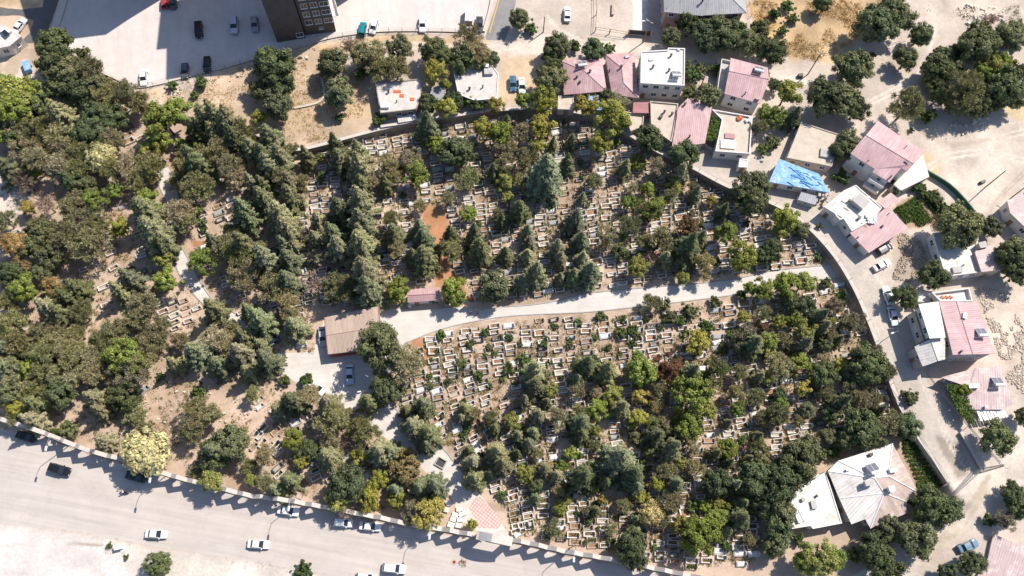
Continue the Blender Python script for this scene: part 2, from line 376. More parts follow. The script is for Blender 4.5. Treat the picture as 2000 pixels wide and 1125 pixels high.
# paved sheets
mat('paving', (.56, .52, .475), .9, (.35, .07), stain=(.22, (.48, .44, .40), .3), bump=.1)
mat('lot_concrete', (.56, .50, .465), .9, (.5, .07), stain=(.12, (.63, .575, .53), .3), speck=.14)
mat('asphalt', (.115, .112, .112), .9, (.5, .2), speck=.2)
mat('asphalt_pale', (.23, .225, .22), .9, (.4, .15), stain=(.15, (.3, .28, .26), .2))
mat('road_dusty', (.465, .415, .375), .9, (.2, .07), stain=(.09, (.52, .47, .425), .25), bump=.05)
mat('yellow_line', (.55, .36, .08), .8, (3, .2))
def streaks(m, a, b, amt, sc=(.03, .9), crack=.2):
    """wear drawn out along the way people drive, from image point a towards b"""
    nt = m.node_tree; p = nt.nodes['Principled BSDF']; A, B = at(*a), at(*b); ang = math.atan2(B.y-A.y, B.x-A.x)
    geo = nt.nodes.new('ShaderNodeNewGeometry'); r = nt.nodes.new('ShaderNodeMapping'); r.vector_type = 'TEXTURE'; r.inputs['Rotation'].default_value[2] = ang
    nt.links.new(geo.outputs['Position'], r.inputs[0]); s = nt.nodes.new('ShaderNodeMapping'); s.inputs['Scale'].default_value = (sc[0], sc[1], 1); nt.links.new(r.outputs[0], s.inputs[0])
    old = p.inputs['Base Color'].links[0].from_socket
    c = mixc(nt, 'MULTIPLY', 1, old, ramp(nt, noise(nt, s.outputs[0], 1, 5, .65), .3, .7, (1-amt, 1-amt, 1-amt*.95), (1+amt*.8,)*3))
    v = nt.nodes.new('ShaderNodeTexVoronoi'); v.feature = 'DISTANCE_TO_EDGE'; v.inputs['Scale'].default_value = .16
    wv = nt.nodes.new('ShaderNodeVectorMath'); wv.operation = 'ADD'; nt.links.new(geo.outputs['Position'], wv.inputs[0])
    nn = nt.nodes.new('ShaderNodeTexNoise'); nn.inputs['Scale'].default_value = .5; nn.inputs['Detail'].default_value = 5; nt.links.new(geo.outputs['Position'], nn.inputs['Vector'])
    sc_ = nt.nodes.new('ShaderNodeVectorMath'); sc_.operation = 'SCALE'; sc_.inputs[3].default_value = 4; nt.links.new(nn.outputs['Color'], sc_.inputs[0]); nt.links.new(sc_.outputs[0], wv.inputs[1]); nt.links.new(wv.outputs[0], v.inputs['Vector'])
    c = mixc(nt, 'MULTIPLY', crack, c, ramp(nt, v.outputs['Distance'], .004, .02, (.72, .70, .68), (1, 1, 1)))
    nt.links.new(c, p.inputs['Base Color'])
streaks(MATS['road_dusty'], (100, 950), (900, 1100), .13); streaks(MATS['paving'], (900, 615), (1500, 550), .10, (.05, .7))
streaks(MATS['lot_concrete'], (250, 20), (255, 120), .07, (.08, .5), .06); streaks(MATS['asphalt_pale'], (985, 20), (965, 75), .12)
def sheet(name, poly, m, z, jit=0, kind='structure'):
    pts = []
    for i in range(len(poly)):
        a, b = poly[i], poly[(i+1) % len(poly)]
        k = max(1, int(math.hypot(b[0]-a[0], b[1]-a[1])/8)) if jit else 1
        for j in range(k):
            t = j/k; dj = (rnd.uniform(-jit, jit), rnd.uniform(-jit, jit)) if jit else (0, 0)
            pts.append(at(a[0]+(b[0]-a[0])*t+dj[0], a[1]+(b[1]-a[1])*t+dj[1], z))
    b = MB(); n = len(pts); a = sum(pts[i].x*pts[(i+1) % n].y-pts[(i+1) % n].x*pts[i].y for i in range(n))
    b.face(pts if a > 0 else pts[::-1]); return tag(b.build(name, m), kind=kind)
LOT = [(180, -60), (128, -10), (104, 62), (98, 74), (150, 106), (216, 147), (262, 168), (300, 165), (360, 150), (440, 130), (500, 113), (560, 97), (640, 74), (700, 64), (760, 59), (941, 62), (960, -10), (970, -60)]
sheet('parking_lot', LOT, 'lot_concrete', T+.008)
sheet('asphalt_road', [(985, -60), (972, 0), (948, 72), (950, 78), (986, 79), (998, 50), (1008, 0), (1015, -60)], 'asphalt_pale', T+.008)
sheet('yellow_road_line', [(983, -30), (972, 4), (955, 64), (957, 65), (974, 5), (985, -30)], 'yellow_line', T+.016)
sheet('lane', [(-60, 12), (0, 14), (40, 19), (83, 13), (92, -40), (126, -40), (112, 10), (92, 62), (80, 74), (62, 84), (40, 84), (58, 64), (66, 40), (40, 30), (-60, 32)], 'asphalt', .008, .6)
MAINROAD = [(-200, 800), (0, 838), (80, 852), (180, 890), (330, 934), (440, 963), (600, 992), (750, 1022), (870, 1045), (1000, 1064), (1100, 1086), (1260, 1116), (1400, 1150), (1400, 1300), (900, 1200), (700, 1142), (480, 1094), (300, 1068), (150, 1038), (-40, 1018), (-200, 1010)]
sheet('main_road', MAINROAD, 'road_dusty', .008, 2)
PATH = [(1655, 512), (1640, 516), (1560, 524), (1500, 531), (1440, 545), (1350, 556), (1280, 561), (1160, 572), (1090, 588), (1040, 596), (985, 600), (940, 606), (905, 599), (860, 604), (800, 606), (747, 601), (640, 612), (622, 650), (612, 688), (545, 690), (520, 668), (490, 645), (465, 615), (440, 600), (415, 585), (388, 545), (368, 505), (354, 480), (352, 440), (354, 400), (347, 375), (341, 350), (325, 322), (300, 325), (303, 352), (318, 378), (330, 420), (336, 470), (341, 505), (352, 540), (385, 582), (430, 622), (475, 655), (520, 697), (545, 725), (580, 748), (600, 775), (650, 790), (690, 800), (722, 835), (760, 860), (800, 890), (840, 930), (878, 965), (890, 990), (895, 1012), (930, 1036), (945, 1046), (1000, 1056), (986, 1030), (941, 968), (905, 925), (885, 900), (860, 870), (800, 820), (770, 795), (752, 770), (760, 740), (775, 700), (790, 672), (850, 648), (910, 632), (1000, 618), (1140, 611), (1230, 602), (1350, 588), (1440, 576), (1500, 566), (1600, 547), (1650, 544)]
sheet('cemetery_path', PATH, 'paving', .004, 1)
m = mat('red_paving', (.52, .27, .24), .85, (2, .1)); nt = m.node_tree; p = nt.nodes['Principled BSDF']
a0 = at(916, 994); a1 = at(960, 1010); ang = math.atan2(a1.y-a0.y, a1.x-a0.x)
geo = nt.nodes.new('ShaderNodeNewGeometry'); mp = nt.nodes.new('ShaderNodeMapping'); mp.inputs['Rotation'].default_value[2] = -ang+R(18); mp.inputs['Scale'].default_value = (1.75,)*3
nt.links.new(geo.outputs['Position'], mp.inputs[0]); sx = nt.nodes.new('ShaderNodeSeparateXYZ'); nt.links.new(mp.outputs[0], sx.inputs[0])
ds = []
for i in (0, 1):
    f = N(nt, 'ShaderNodeMath', operation='FRACT'); nt.links.new(sx.outputs[i], f.inputs[0])
    s_ = N(nt, 'ShaderNodeMath', operation='SUBTRACT'); nt.links.new(f.outputs[0], s_.inputs[0]); s_.inputs[1].default_value = .5
    q = N(nt, 'ShaderNodeMath', operation='ABSOLUTE'); nt.links.new(s_.outputs[0], q.inputs[0]); ds.append(q.outputs[0])
mx = N(nt, 'ShaderNodeMath', operation='MAXIMUM'); nt.links.new(ds[0], mx.inputs[0]); nt.links.new(ds[1], mx.inputs[1])
c = mixc(nt, 'MIX', ramp(nt, mx.outputs[0], .2, .24, (1, 1, 1), (0, 0, 0)), (.54, .345, .315), (.66, .585, .54))
nt.links.new(mixc(nt, 'MULTIPLY', 1, c, ramp(nt, noise(nt, geo.outputs['Position'], 1.5, 4), .3, .7, (.85,)*3, (1.1,)*3)), p.inputs['Base Color'])
sheet('red_paving', [(916, 994), (924, 974), (938, 969), (976, 1011), (979, 1024), (972, 1033), (935, 1031), (929, 1014)], 'red_paving', .012)
# ------------------------------------------------------------------ buildings
def roof_faces(b, P, faces, m=0):
    for f in faces:
        q = [P[i] for i in f]
        n = sum(((q[i]-q[0]).cross(q[i+1]-q[0]) for i in range(1, len(q)-1)), Vector())
        if n.z < 0: q = q[::-1]; n = -n
        n.normalize(); u = Vector((-n.y, n.x, 0))
        if u.length < .02: u = (q[1]-q[0]); u.z = 0
        u.normalize(); v = n.cross(u)
        b.face(q, m, [(p.dot(u), p.dot(v)) for p in q])
def window_on(parent, A, B, t, z, w, h, frame='frame_white', name='window'):
    """a framed pane on the wall from A to B (outside is to the right of A->B)"""
    d = (B-A); d.z = 0; ln = d.length; d.normalize(); o = Vector((d.y, -d.x, 0)); c = A+d*(ln*t); rz = math.atan2(d.y, d.x)
    f = MB()
    for sx, sz, ww, hh in ((0, h/2, w, .09), (0, -h/2, w, .09), (w/2, 0, .09, h+.09), (-w/2, 0, .09, h+.09), (0, 0, .06, h-.09)):
        q = c+d*sx; f.box((q.x+o.x*.04, q.y+o.y*.04, z+sz), (ww, .12, hh), rz)
    q = c+o*.09; f.box((q.x, q.y, z-h/2-.09), (w+.25, .3, .08), rz)
    fo = f.build(name, frame, parent)
    g = MB(); q = c+o*.015; g.box((q.x, q.y, z), (w-.08, .05, h-.08), rz); g.build('pane', 'glass', fo)
def house(name, label, zb, roof, faces, eave, wall, rmat, ins=.35, thick=.16, flat=False, wins=None, storeys=1, par=.35, cat='house', nowin=(), wfrac=2.6, door=True):
    """roof: (px,py,height above base); faces/eave index it; eave order gives the wall loop"""
    P = [at(x, y, zb+h) for x, y, h in roof]
    c = sum((P[i] for i in eave), Vector())/len(eave); org = Vector((c.x, c.y, zb))
    t = empty(name, org, 0, label, cat); P = [p-org for p in P]
    loop = [P[i] for i in eave]
    ar = sum(loop[i].x*loop[(i+1) % len(loop)].y-loop[(i+1) % len(loop)].x*loop[i].y for i in range(len(loop)))
    if ar < 0: loop = loop[::-1]
    wl = inset(loop, ins)
    w = MB(); w.prism([(p.x, p.y, p.z-thick-.03-(par if flat else 0)) for p in wl], -.25, 0)
    wo = w.build('wall', wall, t)
    b = MB()
    if flat:
        n = len(loop); inn = inset(loop, .22)
        top = [p+Vector((0, 0, 0)) for p in loop]
        for i in range(n):
            j = (i+1) % n
            b.face([loop[i]-Vector((0, 0, par+.25)), loop[j]-Vector((0, 0, par+.25)), loop[j], loop[i]], 1)
            b.face([loop[i], loop[j], inn[j], inn[i]], 1)
            b.face([inn[i], inn[j], inn[j]-Vector((0, 0, par)), inn[i]-Vector((0, 0, par))], 1)
        b.face([p-Vector((0, 0, par)) for p in inn], 0); b.face([p-Vector((0, 0, par+.25)) for p in loop[::-1]], 1)
        ro = b.build('roof', [rmat, wall], t)
    else:
        roof_faces(b, P, faces)
        n = len(loop); dz = Vector((0, 0, thick))
        for i in range(n): j = (i+1) % n; b.face([loop[i]-dz, loop[j]-dz, loop[j], loop[i]])
        b.face([p-dz for p in loop[::-1]])
        # ridge caps along shared edges
        cnt = {}
        for f in faces:
            for i in range(len(f)): e = tuple(sorted((f[i], f[(i+1) % len(f)]))); cnt[e] = cnt.get(e, 0)+1
        for (i, j), k in cnt.items():
            if k == 2: b.tube(P[i]+Vector((0, 0, .02)), P[j]+Vector((0, 0, .02)), .09, n=5)
        ro = b.build('roof', rmat, t)
    # windows on the walls that face the camera
    n = len(wl); first = True
    for i in range(n):
        A, B = wl[i], wl[(i+1) % n]; d = B-A; d.z = 0
        if d.length < 1.6 or i in nowin: continue
        o = Vector((d.y, -d.x, 0)).normalized(); mid = (A+B)/2+org
        if o.dot(Vector((-mid.x, -mid.y, 0)).normalized()) < .15: continue
        hh = min(A.z, B.z); nst = storeys; fl = hh/nst; k = max(1, int(d.length/wfrac))
        for s in range(nst):
            for q in range(k):
                z = fl*s+fl*.56; tt = (q+.5)/k
                if s == 0 and first and door:
                    dd = MB(); dn = d.normalized(); qd = A+dn*(d.length*tt)+o*.03
                    dd.box((qd.x, qd.y, 1.0), (.95, .1, 2.0), math.atan2(dn.y, dn.x)); do = dd.build('door', 'wood', t)
                    hb = MB(); qh = qd+dn*.35+o*.09; hb.box((qh.x, qh.y, 1.0), (.1, .08, .05), math.atan2(dn.y, dn.x)); hb.build('handle', 'metal', do); first = False
                else: window_on(t, A, B, tt, z, 1.2 if d.length > 4 else .8, min(1.15, fl*.42))
    t['_org'] = tuple(org); return t, ro, P, org
def chimney(ro, org, px, py, z, r=.22, h=.8, m='metal_dark'):
    p = at(px, py, org.z+z)-org; b = MB(); b.tube(p-Vector((0, 0, .3)), p+Vector((0, 0, h)), r, n=8)
    b.tube(p+Vector((0, 0, h+.02)), p+Vector((0, 0, h+.14)), r*1.5, r*1.2, n=8); b.build('chimney', m, ro)
def stack(ro, org, px, py, z, w=.5, d=.5, h=.9, m='plaster_tan', rz=0):
    p = at(px, py, org.z+z)-org; b = MB(); b.box((p.x, p.y, p.z+h/2-.2), (w, d, h+.4), rz); b.box((p.x, p.y, p.z+h+.05), (w+.16, d+.16, .09), rz); b.build('chimney', m, ro)
def solar(t, org, px, py, z, rz=0):
    """collector panel on legs with its water tank"""
    rz += math.pi; p = at(px, py, org.z+z)-org; M = Matrix.Translation(p) @ Matrix.Rotation(rz, 4, 'Z')
    b = MB()
    for i in (-1, 1): b.face([M @ Vector(v) for v in ((i*.55-.5, -.9, .25), (i*.55+.5, -.9, .25), (i*.55+.5, .6, 1.15), (i*.55-.5, .6, 1.15))]); b.face([M @ Vector(v) for v in ((i*.55-.5, -.95, .18), (i*.55-.5, .6, 1.08), (i*.55+.5, .6, 1.08), (i*.55+.5, -.95, .18))])
    po = b.build('solar_panel', 'solar', t)
    f = MB()
    for x in (-1, 0, 1):
        f.tube(M @ Vector((x, -.9, .28)), M @ Vector((x, .62, 1.18)), .03, n=4); f.tube(M @ Vector((x, .6, -.1)), M @ Vector((x, .6, 1.15)), .03, n=4)
    f.tube(M @ Vector((-1, .6, .3)), M @ Vector((1, .6, .3)), .03, n=4); f.tube(M @ Vector((-1, -.9, .28)), M @ Vector((1, -.9, .28)), .03, n=4); f.build('frame', 'metal_white', po)
    k = MB(); k.tube(M @ Vector((-1.0, .9, 1.35)), M @ Vector((1.0, .9, 1.35)), .32, n=12); k.box(tuple(M @ Vector((0, .9, .5))), (.1, .1, 1.1), rz); k.build('water_tank', 'metal_white', t)
def boxpart(t, org, px, py, z, d, h, name, m, rz=0, parent=None):
    p = at(px, py, org.z+z)-org; b = MB(); b.box((p.x, p.y, p.z+h/2), (d[0], d[1], h), rz); return b.build(name, m, parent or t)
def prz(a, b, z=0):
    A, B = at(*a, z), at(*b, z); return math.atan2(B.y-A.y, B.x-A.x)
q4 = [0, 1, 2, 3]
# pink pyramid roof
t, ro, P, o = house('house', 'low house with faded pink pyramid roof and three stub chimneys', T, [(1093, 118, 3.2), (1175, 111, 3.2), (1185, 178, 3.2), (1102, 185, 3.2), (1141, 138, 5)],
  [(0, 1, 4), (1, 2, 4), (2, 3, 4), (3, 0, 4)], q4, 'plaster_tan', 'roof_pink')
solar(t, o, 1136, 127, 4.3, prz((1093, 118), (1175, 111))); chimney(ro, o, 1126, 153, 4); chimney(ro, o, 1132, 163, 3.7); chimney(ro, o, 1152, 141, 4.6)
tt = MB(); pts = [at(x, y, T+2.3) for x, y in ((1150, 187), (1178, 186), (1176, 215), (1146, 214))]; roof_faces(tt, pts+[p-Vector((0, 0, .12)) for p in pts], [(0, 1, 2, 3), (4, 5, 6, 7)])
for x, y in ((1150, 190), (1176, 188), (1175, 214), (1148, 213)): tt.tube(at(x, y, T+2.3)-Vector((0, 0, .1)), at(x, y, T+2.3)-Vector((0, 0, 2.3)), .06)
tag(tt.build('shed', 'tarp_blue'), 'open shed under a pale blue sheet beside the pink pyramid roof', 'shed')
house('shed', 'grey flat-roofed lean-to shed at the foot of the pink pyramid roof', T, [(1090, 187, 2.4), (1120, 187, 2.4), (1122, 214, 2.4), (1089, 213, 2.4)], [], q4, 'plaster_grey', 'flat_roof_tan', ins=.05, flat=True, par=.15, cat='shed')
# long pink hip roof
t, ro, P, o = house('house', 'long narrow house with pink hipped roof between pyramid roof and white house', T, [(1182, 106, 3.4), (1238, 103, 3.4), (1248, 192, 3.4), (1195, 184, 3.4), (1214, 132, 4.8), (1218, 162, 4.8)],
  [(0, 1, 4), (1, 2, 5, 4), (2, 3, 5), (3, 0, 4, 5)], q4, 'plaster_tan', 'roof_pink')
chimney(ro, o, 1213, 132, 4.7); chimney(ro, o, 1190, 139, 3.8, .16, .6); boxpart(t, o, 1224, 112, 3.9, (.9, .7), .4, 'vent', 'metal', .4, ro)
# white two-storey
t, ro, P, o = house('house', 'white two-storey house with flat white roof and two rows of windows', T, [(1252, 100, 6.4), (1304, 97, 6.4), (1305, 93, 6.4), (1338, 94, 6.4), (1337, 167, 6.4), (1251, 162, 6.4)], [], [0, 1, 2, 3, 4, 5], 'plaster_white', 'flat_roof', ins=.12, flat=True, storeys=2, wfrac=2.1)
solar(t, o, 1320, 147, 6.1, prz((1251, 162), (1337, 167))); chimney(ro, o, 1275, 132, 6.1); chimney(ro, o, 1306, 139, 6.1); chimney(ro, o, 1310, 110, 6.1); boxpart(t, o, 1272, 117, 6.1, (1, .5), .3, 'vent', 'metal_white', .3, ro); boxpart(t, o, 1325, 98, 6.1, (.6, .5), .3, 'hatch', 'metal', 0, ro)
# pink two-pitch, right
t, ro, P, o = house('house', 'two-storey house with glossy pink gable roof and white solar heater', T, [(1427, 113, 5.6), (1500, 132, 5.6), (1502, 155, 6.6), (1485, 203, 5.4), (1415, 183, 5.4), (1424, 139, 6.6)], [(0, 1, 2, 5), (5, 2, 3, 4)], [0, 1, 2, 3, 4, 5], 'plaster_white', 'roof_pink', storeys=2)
solar(t, o, 1481, 138, 6.2, prz((1427, 113), (1500, 132))); chimney(ro, o, 1455, 183, 5.8, .14, .7); stack(ro, o, 1478, 196, 5.2, .7, .6, 1.0)
b = MB(); pts = [at(x, y, T+3.2)-o for x, y in ((1409, 118), (1428, 122), (1415, 182), (1400, 180))]; b.prism([(p.x, p.y) for p in pts], 0, 3.0)
b.build('terrace', 'plaster_grey', t)
b = MB()
for i in range(4): a, c2 = pts[i], pts[(i+1) % 4]; m_ = (a+c2)/2; dd = c2-a; b.box((m_.x, m_.y, 3.4), (dd.to_2d().length, .15, .85), math.atan2(dd.y, dd.x))
b.build('parapet', 'plaster_white', t)
# beige flat, wine canopy, pink sheet, beige terrace
t, ro, P, o = house('house', 'beige flat-roofed house adjoining the pink sheet roof', T, [(1270, 197, 3.4), (1325, 202, 3.4), (1312, 277, 3.4), (1272, 250, 3.4)], [], q4, 'plaster_tan', 'flat_roof_tan', ins=.08, flat=True)
chimney(ro, o, 1297, 220, 3.1); chimney(ro, o, 1312, 224, 3.1); chimney(ro, o, 1290, 230, 3.1, .3, .4)
house('shed', 'small shed with dark wine-red sheet roof', T, [(1237, 200, 2.5), (1269, 199, 2.8), (1267, 221, 2.8), (1236, 220, 2.5)], [(0, 1, 2, 3)], q4, 'plaster_tan', 'roof_wine', ins=.15, cat='shed')
t, ro, P, o = house('house', 'house under one broad faded pink sheet roof beside the vine pergola', T, [(1343, 192, 4.2), (1392, 203, 4.2), (1377, 280, 3.3), (1312, 288, 3.3), (1325, 210, 4.1)], [(0, 1, 2, 3, 4)], [0, 1, 2, 3, 4], 'plaster_tan', 'roof_pink')
chimney(ro, o, 1337, 205, 4.1); chimney(ro, o, 1346, 268, 3.5, .18)
t, ro, P, o = house('house', 'beige flat-roofed terrace house with orange pile on its roof', T, [(1390, 213, 3.8), (1470, 227, 3.8), (1465, 300, 3.8), (1397, 295, 3.8), (1410, 233, 3.8)], [], [0, 1, 2, 3, 4], 'plaster_white', 'flat_roof_tan', ins=.06, flat=True, par=.5)
boxpart(t, o, 1425, 266, 3.4, (2.2, 1.3), .2, 'hatch', 'roof_wine', prz((1397, 295), (1465, 300)), ro); boxpart(t, o, 1421, 282, 3.4, (3.2, 2.2), .25, 'slab', 'white_sheet', prz((1397, 295), (1465, 300)), ro)
b = MB()
for i in range(9):
    p = at(1443+rnd.uniform(-4, 4), 231+rnd.uniform(-3, 3), T+3.45); b.box((p.x, p.y, p.z+rnd.uniform(.1, .5)), (.7, .5, .3), rnd.uniform(0, 3))
tag(b.build('tile_pile', 'orange_tile'), 'heap of orange tiles on the beige terrace roof', 'tile pile')
b = MB()
for i in range(8):
    p = at(1460+rnd.uniform(-6, 6), 235+rnd.uniform(-3, 3), T+3.45); b.box((p.x, p.y, p.z+rnd.uniform(.1, .5)), (.8, .6, .4), rnd.uniform(0, 3), 0, .6)
tag(b.build('sack_pile', 'white_sheet'), 'pile of white sacks beside the orange tiles on the roof', 'sack pile')
house('outhouse', 'white stepped outhouse in the yard below the beige terrace house', T, [(1445, 309, 2.6), (1462, 312, 2.6), (1460, 327, 2.6), (1442, 326, 2.6)], [], q4, 'plaster_white', 'flat_roof', ins=.03, flat=True, par=.12, cat='outhouse')
house('garden_shed', 'low tan walled annex below the wine-red shed roof', T, [(1215, 216, 2.0), (1258, 224, 2.0), (1256, 247, 2.0), (1232, 256, 2.0)], [], q4, 'plaster_tan', 'flat_roof_tan', ins=.05, flat=True, par=.3, cat='shed')
# grey hipped apartment house at the top
t, ro, P, o = house('apartment_house', 'pink and grey house with slate hipped roof behind the hedge', T, [(1297, 23, 7), (1372, 31, 7), (1373, 30, 7), (1458, 25, 7), (1452, -60, 7), (1296, -60, 7), (1340, -20, 9), (1415, -18, 9), (1385, 0, 8.4)],
  [(0, 1, 8, 6), (1, 2, 8), (2, 3, 7, 8), (3, 4, 7), (4, 5, 6, 7), (5, 0, 6), (6, 8, 7)], [0, 1, 2, 3, 4, 5], 'plaster_pink', 'roof_slate', ins=.6, storeys=2)
chimney(ro, o, 1372, 2, 8.6)
# tan flat house with orange tiles
t, ro, P, o = house('house', 'low stone house with flat grey roof dotted by orange tiles', T, [(733, 163, 3.2), (823, 153, 3.2), (825, 187, 3.2), (813, 213, 3.2), (743, 221, 3.2)], [], [0, 1, 2, 3, 4], 'stone_wall', 'flat_roof_grey', ins=.08, flat=True, par=.22)
for x, y, d in ((776, 179, (1.7, .7)), (785, 187, (1, .8)), (805, 194, (1, .8))): boxpart(t, o, x, y, 2.99, d, .12, 'tile_stack', 'orange_tile', .1, ro)
chimney(ro, o, 759, 181, 3, .2, .7); chimney(ro, o, 775, 199, 3, .12, .5); boxpart(t, o, 752, 208, 2.99, (1.9, 1.3), .7, 'tank_base', 'plaster_white', .1, ro)
house('veranda', 'low white veranda below the flat grey-roofed stone house', T, [(776, 229, 1.4), (812, 222, 1.4), (814, 234, 1.2), (778, 240, 1.2)], [(0, 1, 2, 3)], q4, 'plaster_white', 'roof_zinc', ins=.1, cat='veranda', door=False)
# white irregular flat house
t, ro, P, o = house('house', 'bright white flat-roofed house with ragged outline among shrubs', T, [(885, 138, 3.2), (929, 131, 3.2), (930, 128, 3.2), (961, 126, 3.2), (974, 144, 3.2), (971, 192, 3.2), (927, 196, 3.2), (895, 184, 3.2)], [], list(range(8)), 'plaster_white', 'flat_roof_grey', ins=.1, flat=True, par=.2)
boxpart(t, o, 954, 142, 3, (2, 1.6), .8, 'stair_box', 'plaster_grey', .1, ro); chimney(ro, o, 917, 175, 3); chimney(ro, o, 943, 171, 3, .15); boxpart(t, o, 951, 133, 3, (.8, .8), 1.2, 'water_tank', 'metal_white', 0, ro)
house('shed', 'grey sheet-roofed shed between yellow tree and ragged white house', T, [(842, 172, 2.2), (868, 164, 2.5), (873, 190, 2.5), (848, 199, 2.2)], [(0, 1, 2, 3)], q4, 'plaster_grey', 'roof_grey', ins=.15, cat='shed')
# right cluster
t, ro, P, o = house('house', 'tan flat mud-roofed house beneath the big trees', T, [(1565, 238, 3.2), (1642, 263, 3.2), (1625, 325, 3.2), (1537, 308, 3.2)], [], q4, 'plaster_tan', 'flat_roof_tan', ins=.08, flat=True, par=.2)
boxpart(t, o, 1610, 300, 3.0, (2.0, 2.2), .5, 'roof_hatch', 'plaster_grey', prz((1537, 308), (1625, 325)), ro)
t, ro, P, o = house('house', 'low house with roof wrapped in torn blue tarpaulin', T, [(1522, 310, 3), (1600, 340, 3), (1620, 376, 2.9), (1502, 355, 2.9)], [(0, 1, 2, 3)], q4, 'plaster_white', 'tarp_blue', ins=.2)
b = MB()
for i in range(46):
    u = rnd.random(); x, y = 1543+u*70+rnd.gauss(0, 5), 338+u*25+rnd.gauss(0, 7)
    if not inpoly(x, y, [(1524, 314), (1598, 342), (1616, 373), (1506, 352)]): continue
    p = at(x, y, T+3.05)-o; a = rnd.uniform(-.9, .2); ln = rnd.uniform(.6, 1.9)
    dv = Vector((math.cos(a), math.sin(a), 0))*ln/2; b.tube(p-dv, p+dv+Vector((0, 0, .05)), rnd.uniform(.05, .12), rnd.uniform(.02, .07), n=5)
b.build('tarp_fold', 'tarp_bright', ro)
b = MB()
for i in range(14):
    p = at(rnd.uniform(1590, 1625), rnd.uniform(372, 392), T+rnd.uniform(.2, 2.4)); b.box(tuple(p), (rnd.uniform(.4, 1.4), rnd.uniform(.3, .8), rnd.uniform(.1, .6)), rnd.uniform(0, 3))
tag(b.build('scrap_pile', 'plaster_grey'), 'pile of scrap boards at the torn blue tarpaulin corner', 'scrap pile')
house('lean_to', 'pale lean-to with stained sheet roof below the blue tarpaulin', T, [(1565, 375, 2.1), (1600, 384, 2.1), (1592, 400, 1.9), (1558, 390, 1.9)], [(0, 1, 2, 3)], q4, 'plaster_grey', 'roof_grey', ins=.1, cat='shed', door=False)
t, ro, P, o = house('house', 'large white house with broad pale pink gable roof by the dirt lot', T, [(1715, 236, 7), (1804, 297, 7), (1784, 320, 8), (1772, 335, 7.3), (1760, 328, 7.3), (1737, 356, 6.6), (1704, 336, 6.6), (1708, 330, 6.8), (1661, 300, 6.8), (1691, 264, 8)],
  [(0, 1, 2, 9), (9, 2, 3, 4, 5, 6, 7, 8)], list(range(10)), 'plaster_white', 'roof_pink', ins=.35, storeys=2, wfrac=3.2)
chimney(ro, o, 1739, 346, 7, .14, .7); chimney(ro, o, 1695, 315, 7.4, .08, .5); chimney(ro, o, 1769, 287, 7.6, .08, .5); boxpart(t, o, 1770, 317, 7.9, (.9, .5), .2, 'vent', 'metal_dark', prz((1715, 236), (1804, 297)), ro)
b = MB(); pts = [at(x, y, T+3)-o for x, y in ((1803, 302), (1815, 345), (1760, 372), (1745, 360))]; b.prism([(p.x, p.y) for p in pts], 0, 3.0); b.build('terrace', 'flat_roof', t)
b = MB()
for k, zz in enumerate((2.6, 5.6)):
    A, B = at(1704, 336, T+6.6)-o, at(1737, 356, T+6.6)-o; d = (B-A); d.z = 0; L_ = d.length; d.normalize(); nn = Vector((d.y, -d.x, 0)); m_ = (A+B)/2+nn*.3
    b.box((m_.x, m_.y, zz-1.0), (L_-.6, 1.6, .16), math.atan2(d.y, d.x)); m2 = m_+nn*.8; b.box((m2.x, m2.y, zz-.5), (L_-.6, .1, .9), math.atan2(d.y, d.x))
b.build('balcony', 'plaster_white', t)
# white cluttered flat roof
t, ro, P, o = house('house', 'white flat-roofed house cluttered with debris above the alley', T, [(1648, 372, 3.8), (1672, 361, 3.8), (1723, 405, 3.8), (1708, 425, 3.8), (1685, 440, 3.8), (1664, 451, 3.8), (1648, 427, 3.8), (1640, 429, 3.8), (1632, 420, 3.8), (1631, 417, 3.8), (1610, 404, 3.8)], [], list(range(11)), 'plaster_white', 'flat_roof', ins=.06, flat=True, par=.18, wfrac=2.4)
boxpart(t, o, 1677, 398, 3.6, (3, 2.6), 1.5, 'stair_box', 'plaster_grey', prz((1672, 361), (1723, 405)), ro); boxpart(t, o, 1689, 393, 3.6, (2.2, .5), 1.0, 'parapet_wall', 'plaster_white', prz((1689, 393), (1695, 386)), ro)
chimney(ro, o, 1657, 394, 3.6); chimney(ro, o, 1676, 428, 3.6, .25, .6)
b = MB()
for i in range(9):
    p = at(rnd.uniform(1625, 1690), rnd.uniform(388, 440), T+3.65)-o
    if abs(p.x) < 9: a = rnd.choice((-.5, -.55, .9)); dv = Vector((math.cos(a), math.sin(a), 0))*rnd.uniform(.5, 1.6); b.tube(p-dv+Vector((0, 0, .1)), p+dv+Vector((0, 0, .1)), .06, n=4)
b.build('timber', 'wood', ro)
b = MB()
for i in range(16):
    p = at(1703+rnd.gauss(0, 5), 430+rnd.gauss(0, 4), T+3.7)-o; b.box((p.x, p.y, p.z+rnd.uniform(.1, .5)), (rnd.uniform(.5, 1.3), rnd.uniform(.4, .9), .12), rnd.uniform(0, 3), 0, .7)
b.build('sheeting', 'white_sheet', ro)
t, ro, P, o = house('house', 'pink single-pitch roof at the alley bend beside the cluttered white roof', T, [(1660, 455, 3.3), (1735, 403, 4.0), (1773, 445, 3.9), (1697, 494, 3.2)], [(0, 1, 2, 3)], q4, 'plaster_white', 'roof_pink', ins=.4)
chimney(ro, o, 1674, 465, 3.4, .12, .6); chimney(ro, o, 1723, 442, 3.8, .2, .3); chimney(ro, o, 1735, 418, 3.95, .08, .4)
house('shed', 'small pink-roofed shed at the edge of the vegetable beds', T, [(1713, 395, 2.5), (1740, 376, 2.7), (1756, 389, 2.7), (1730, 408, 2.5)], [(0, 1, 2, 3)], q4, 'plaster_tan', 'roof_pink', ins=.2, cat='shed')
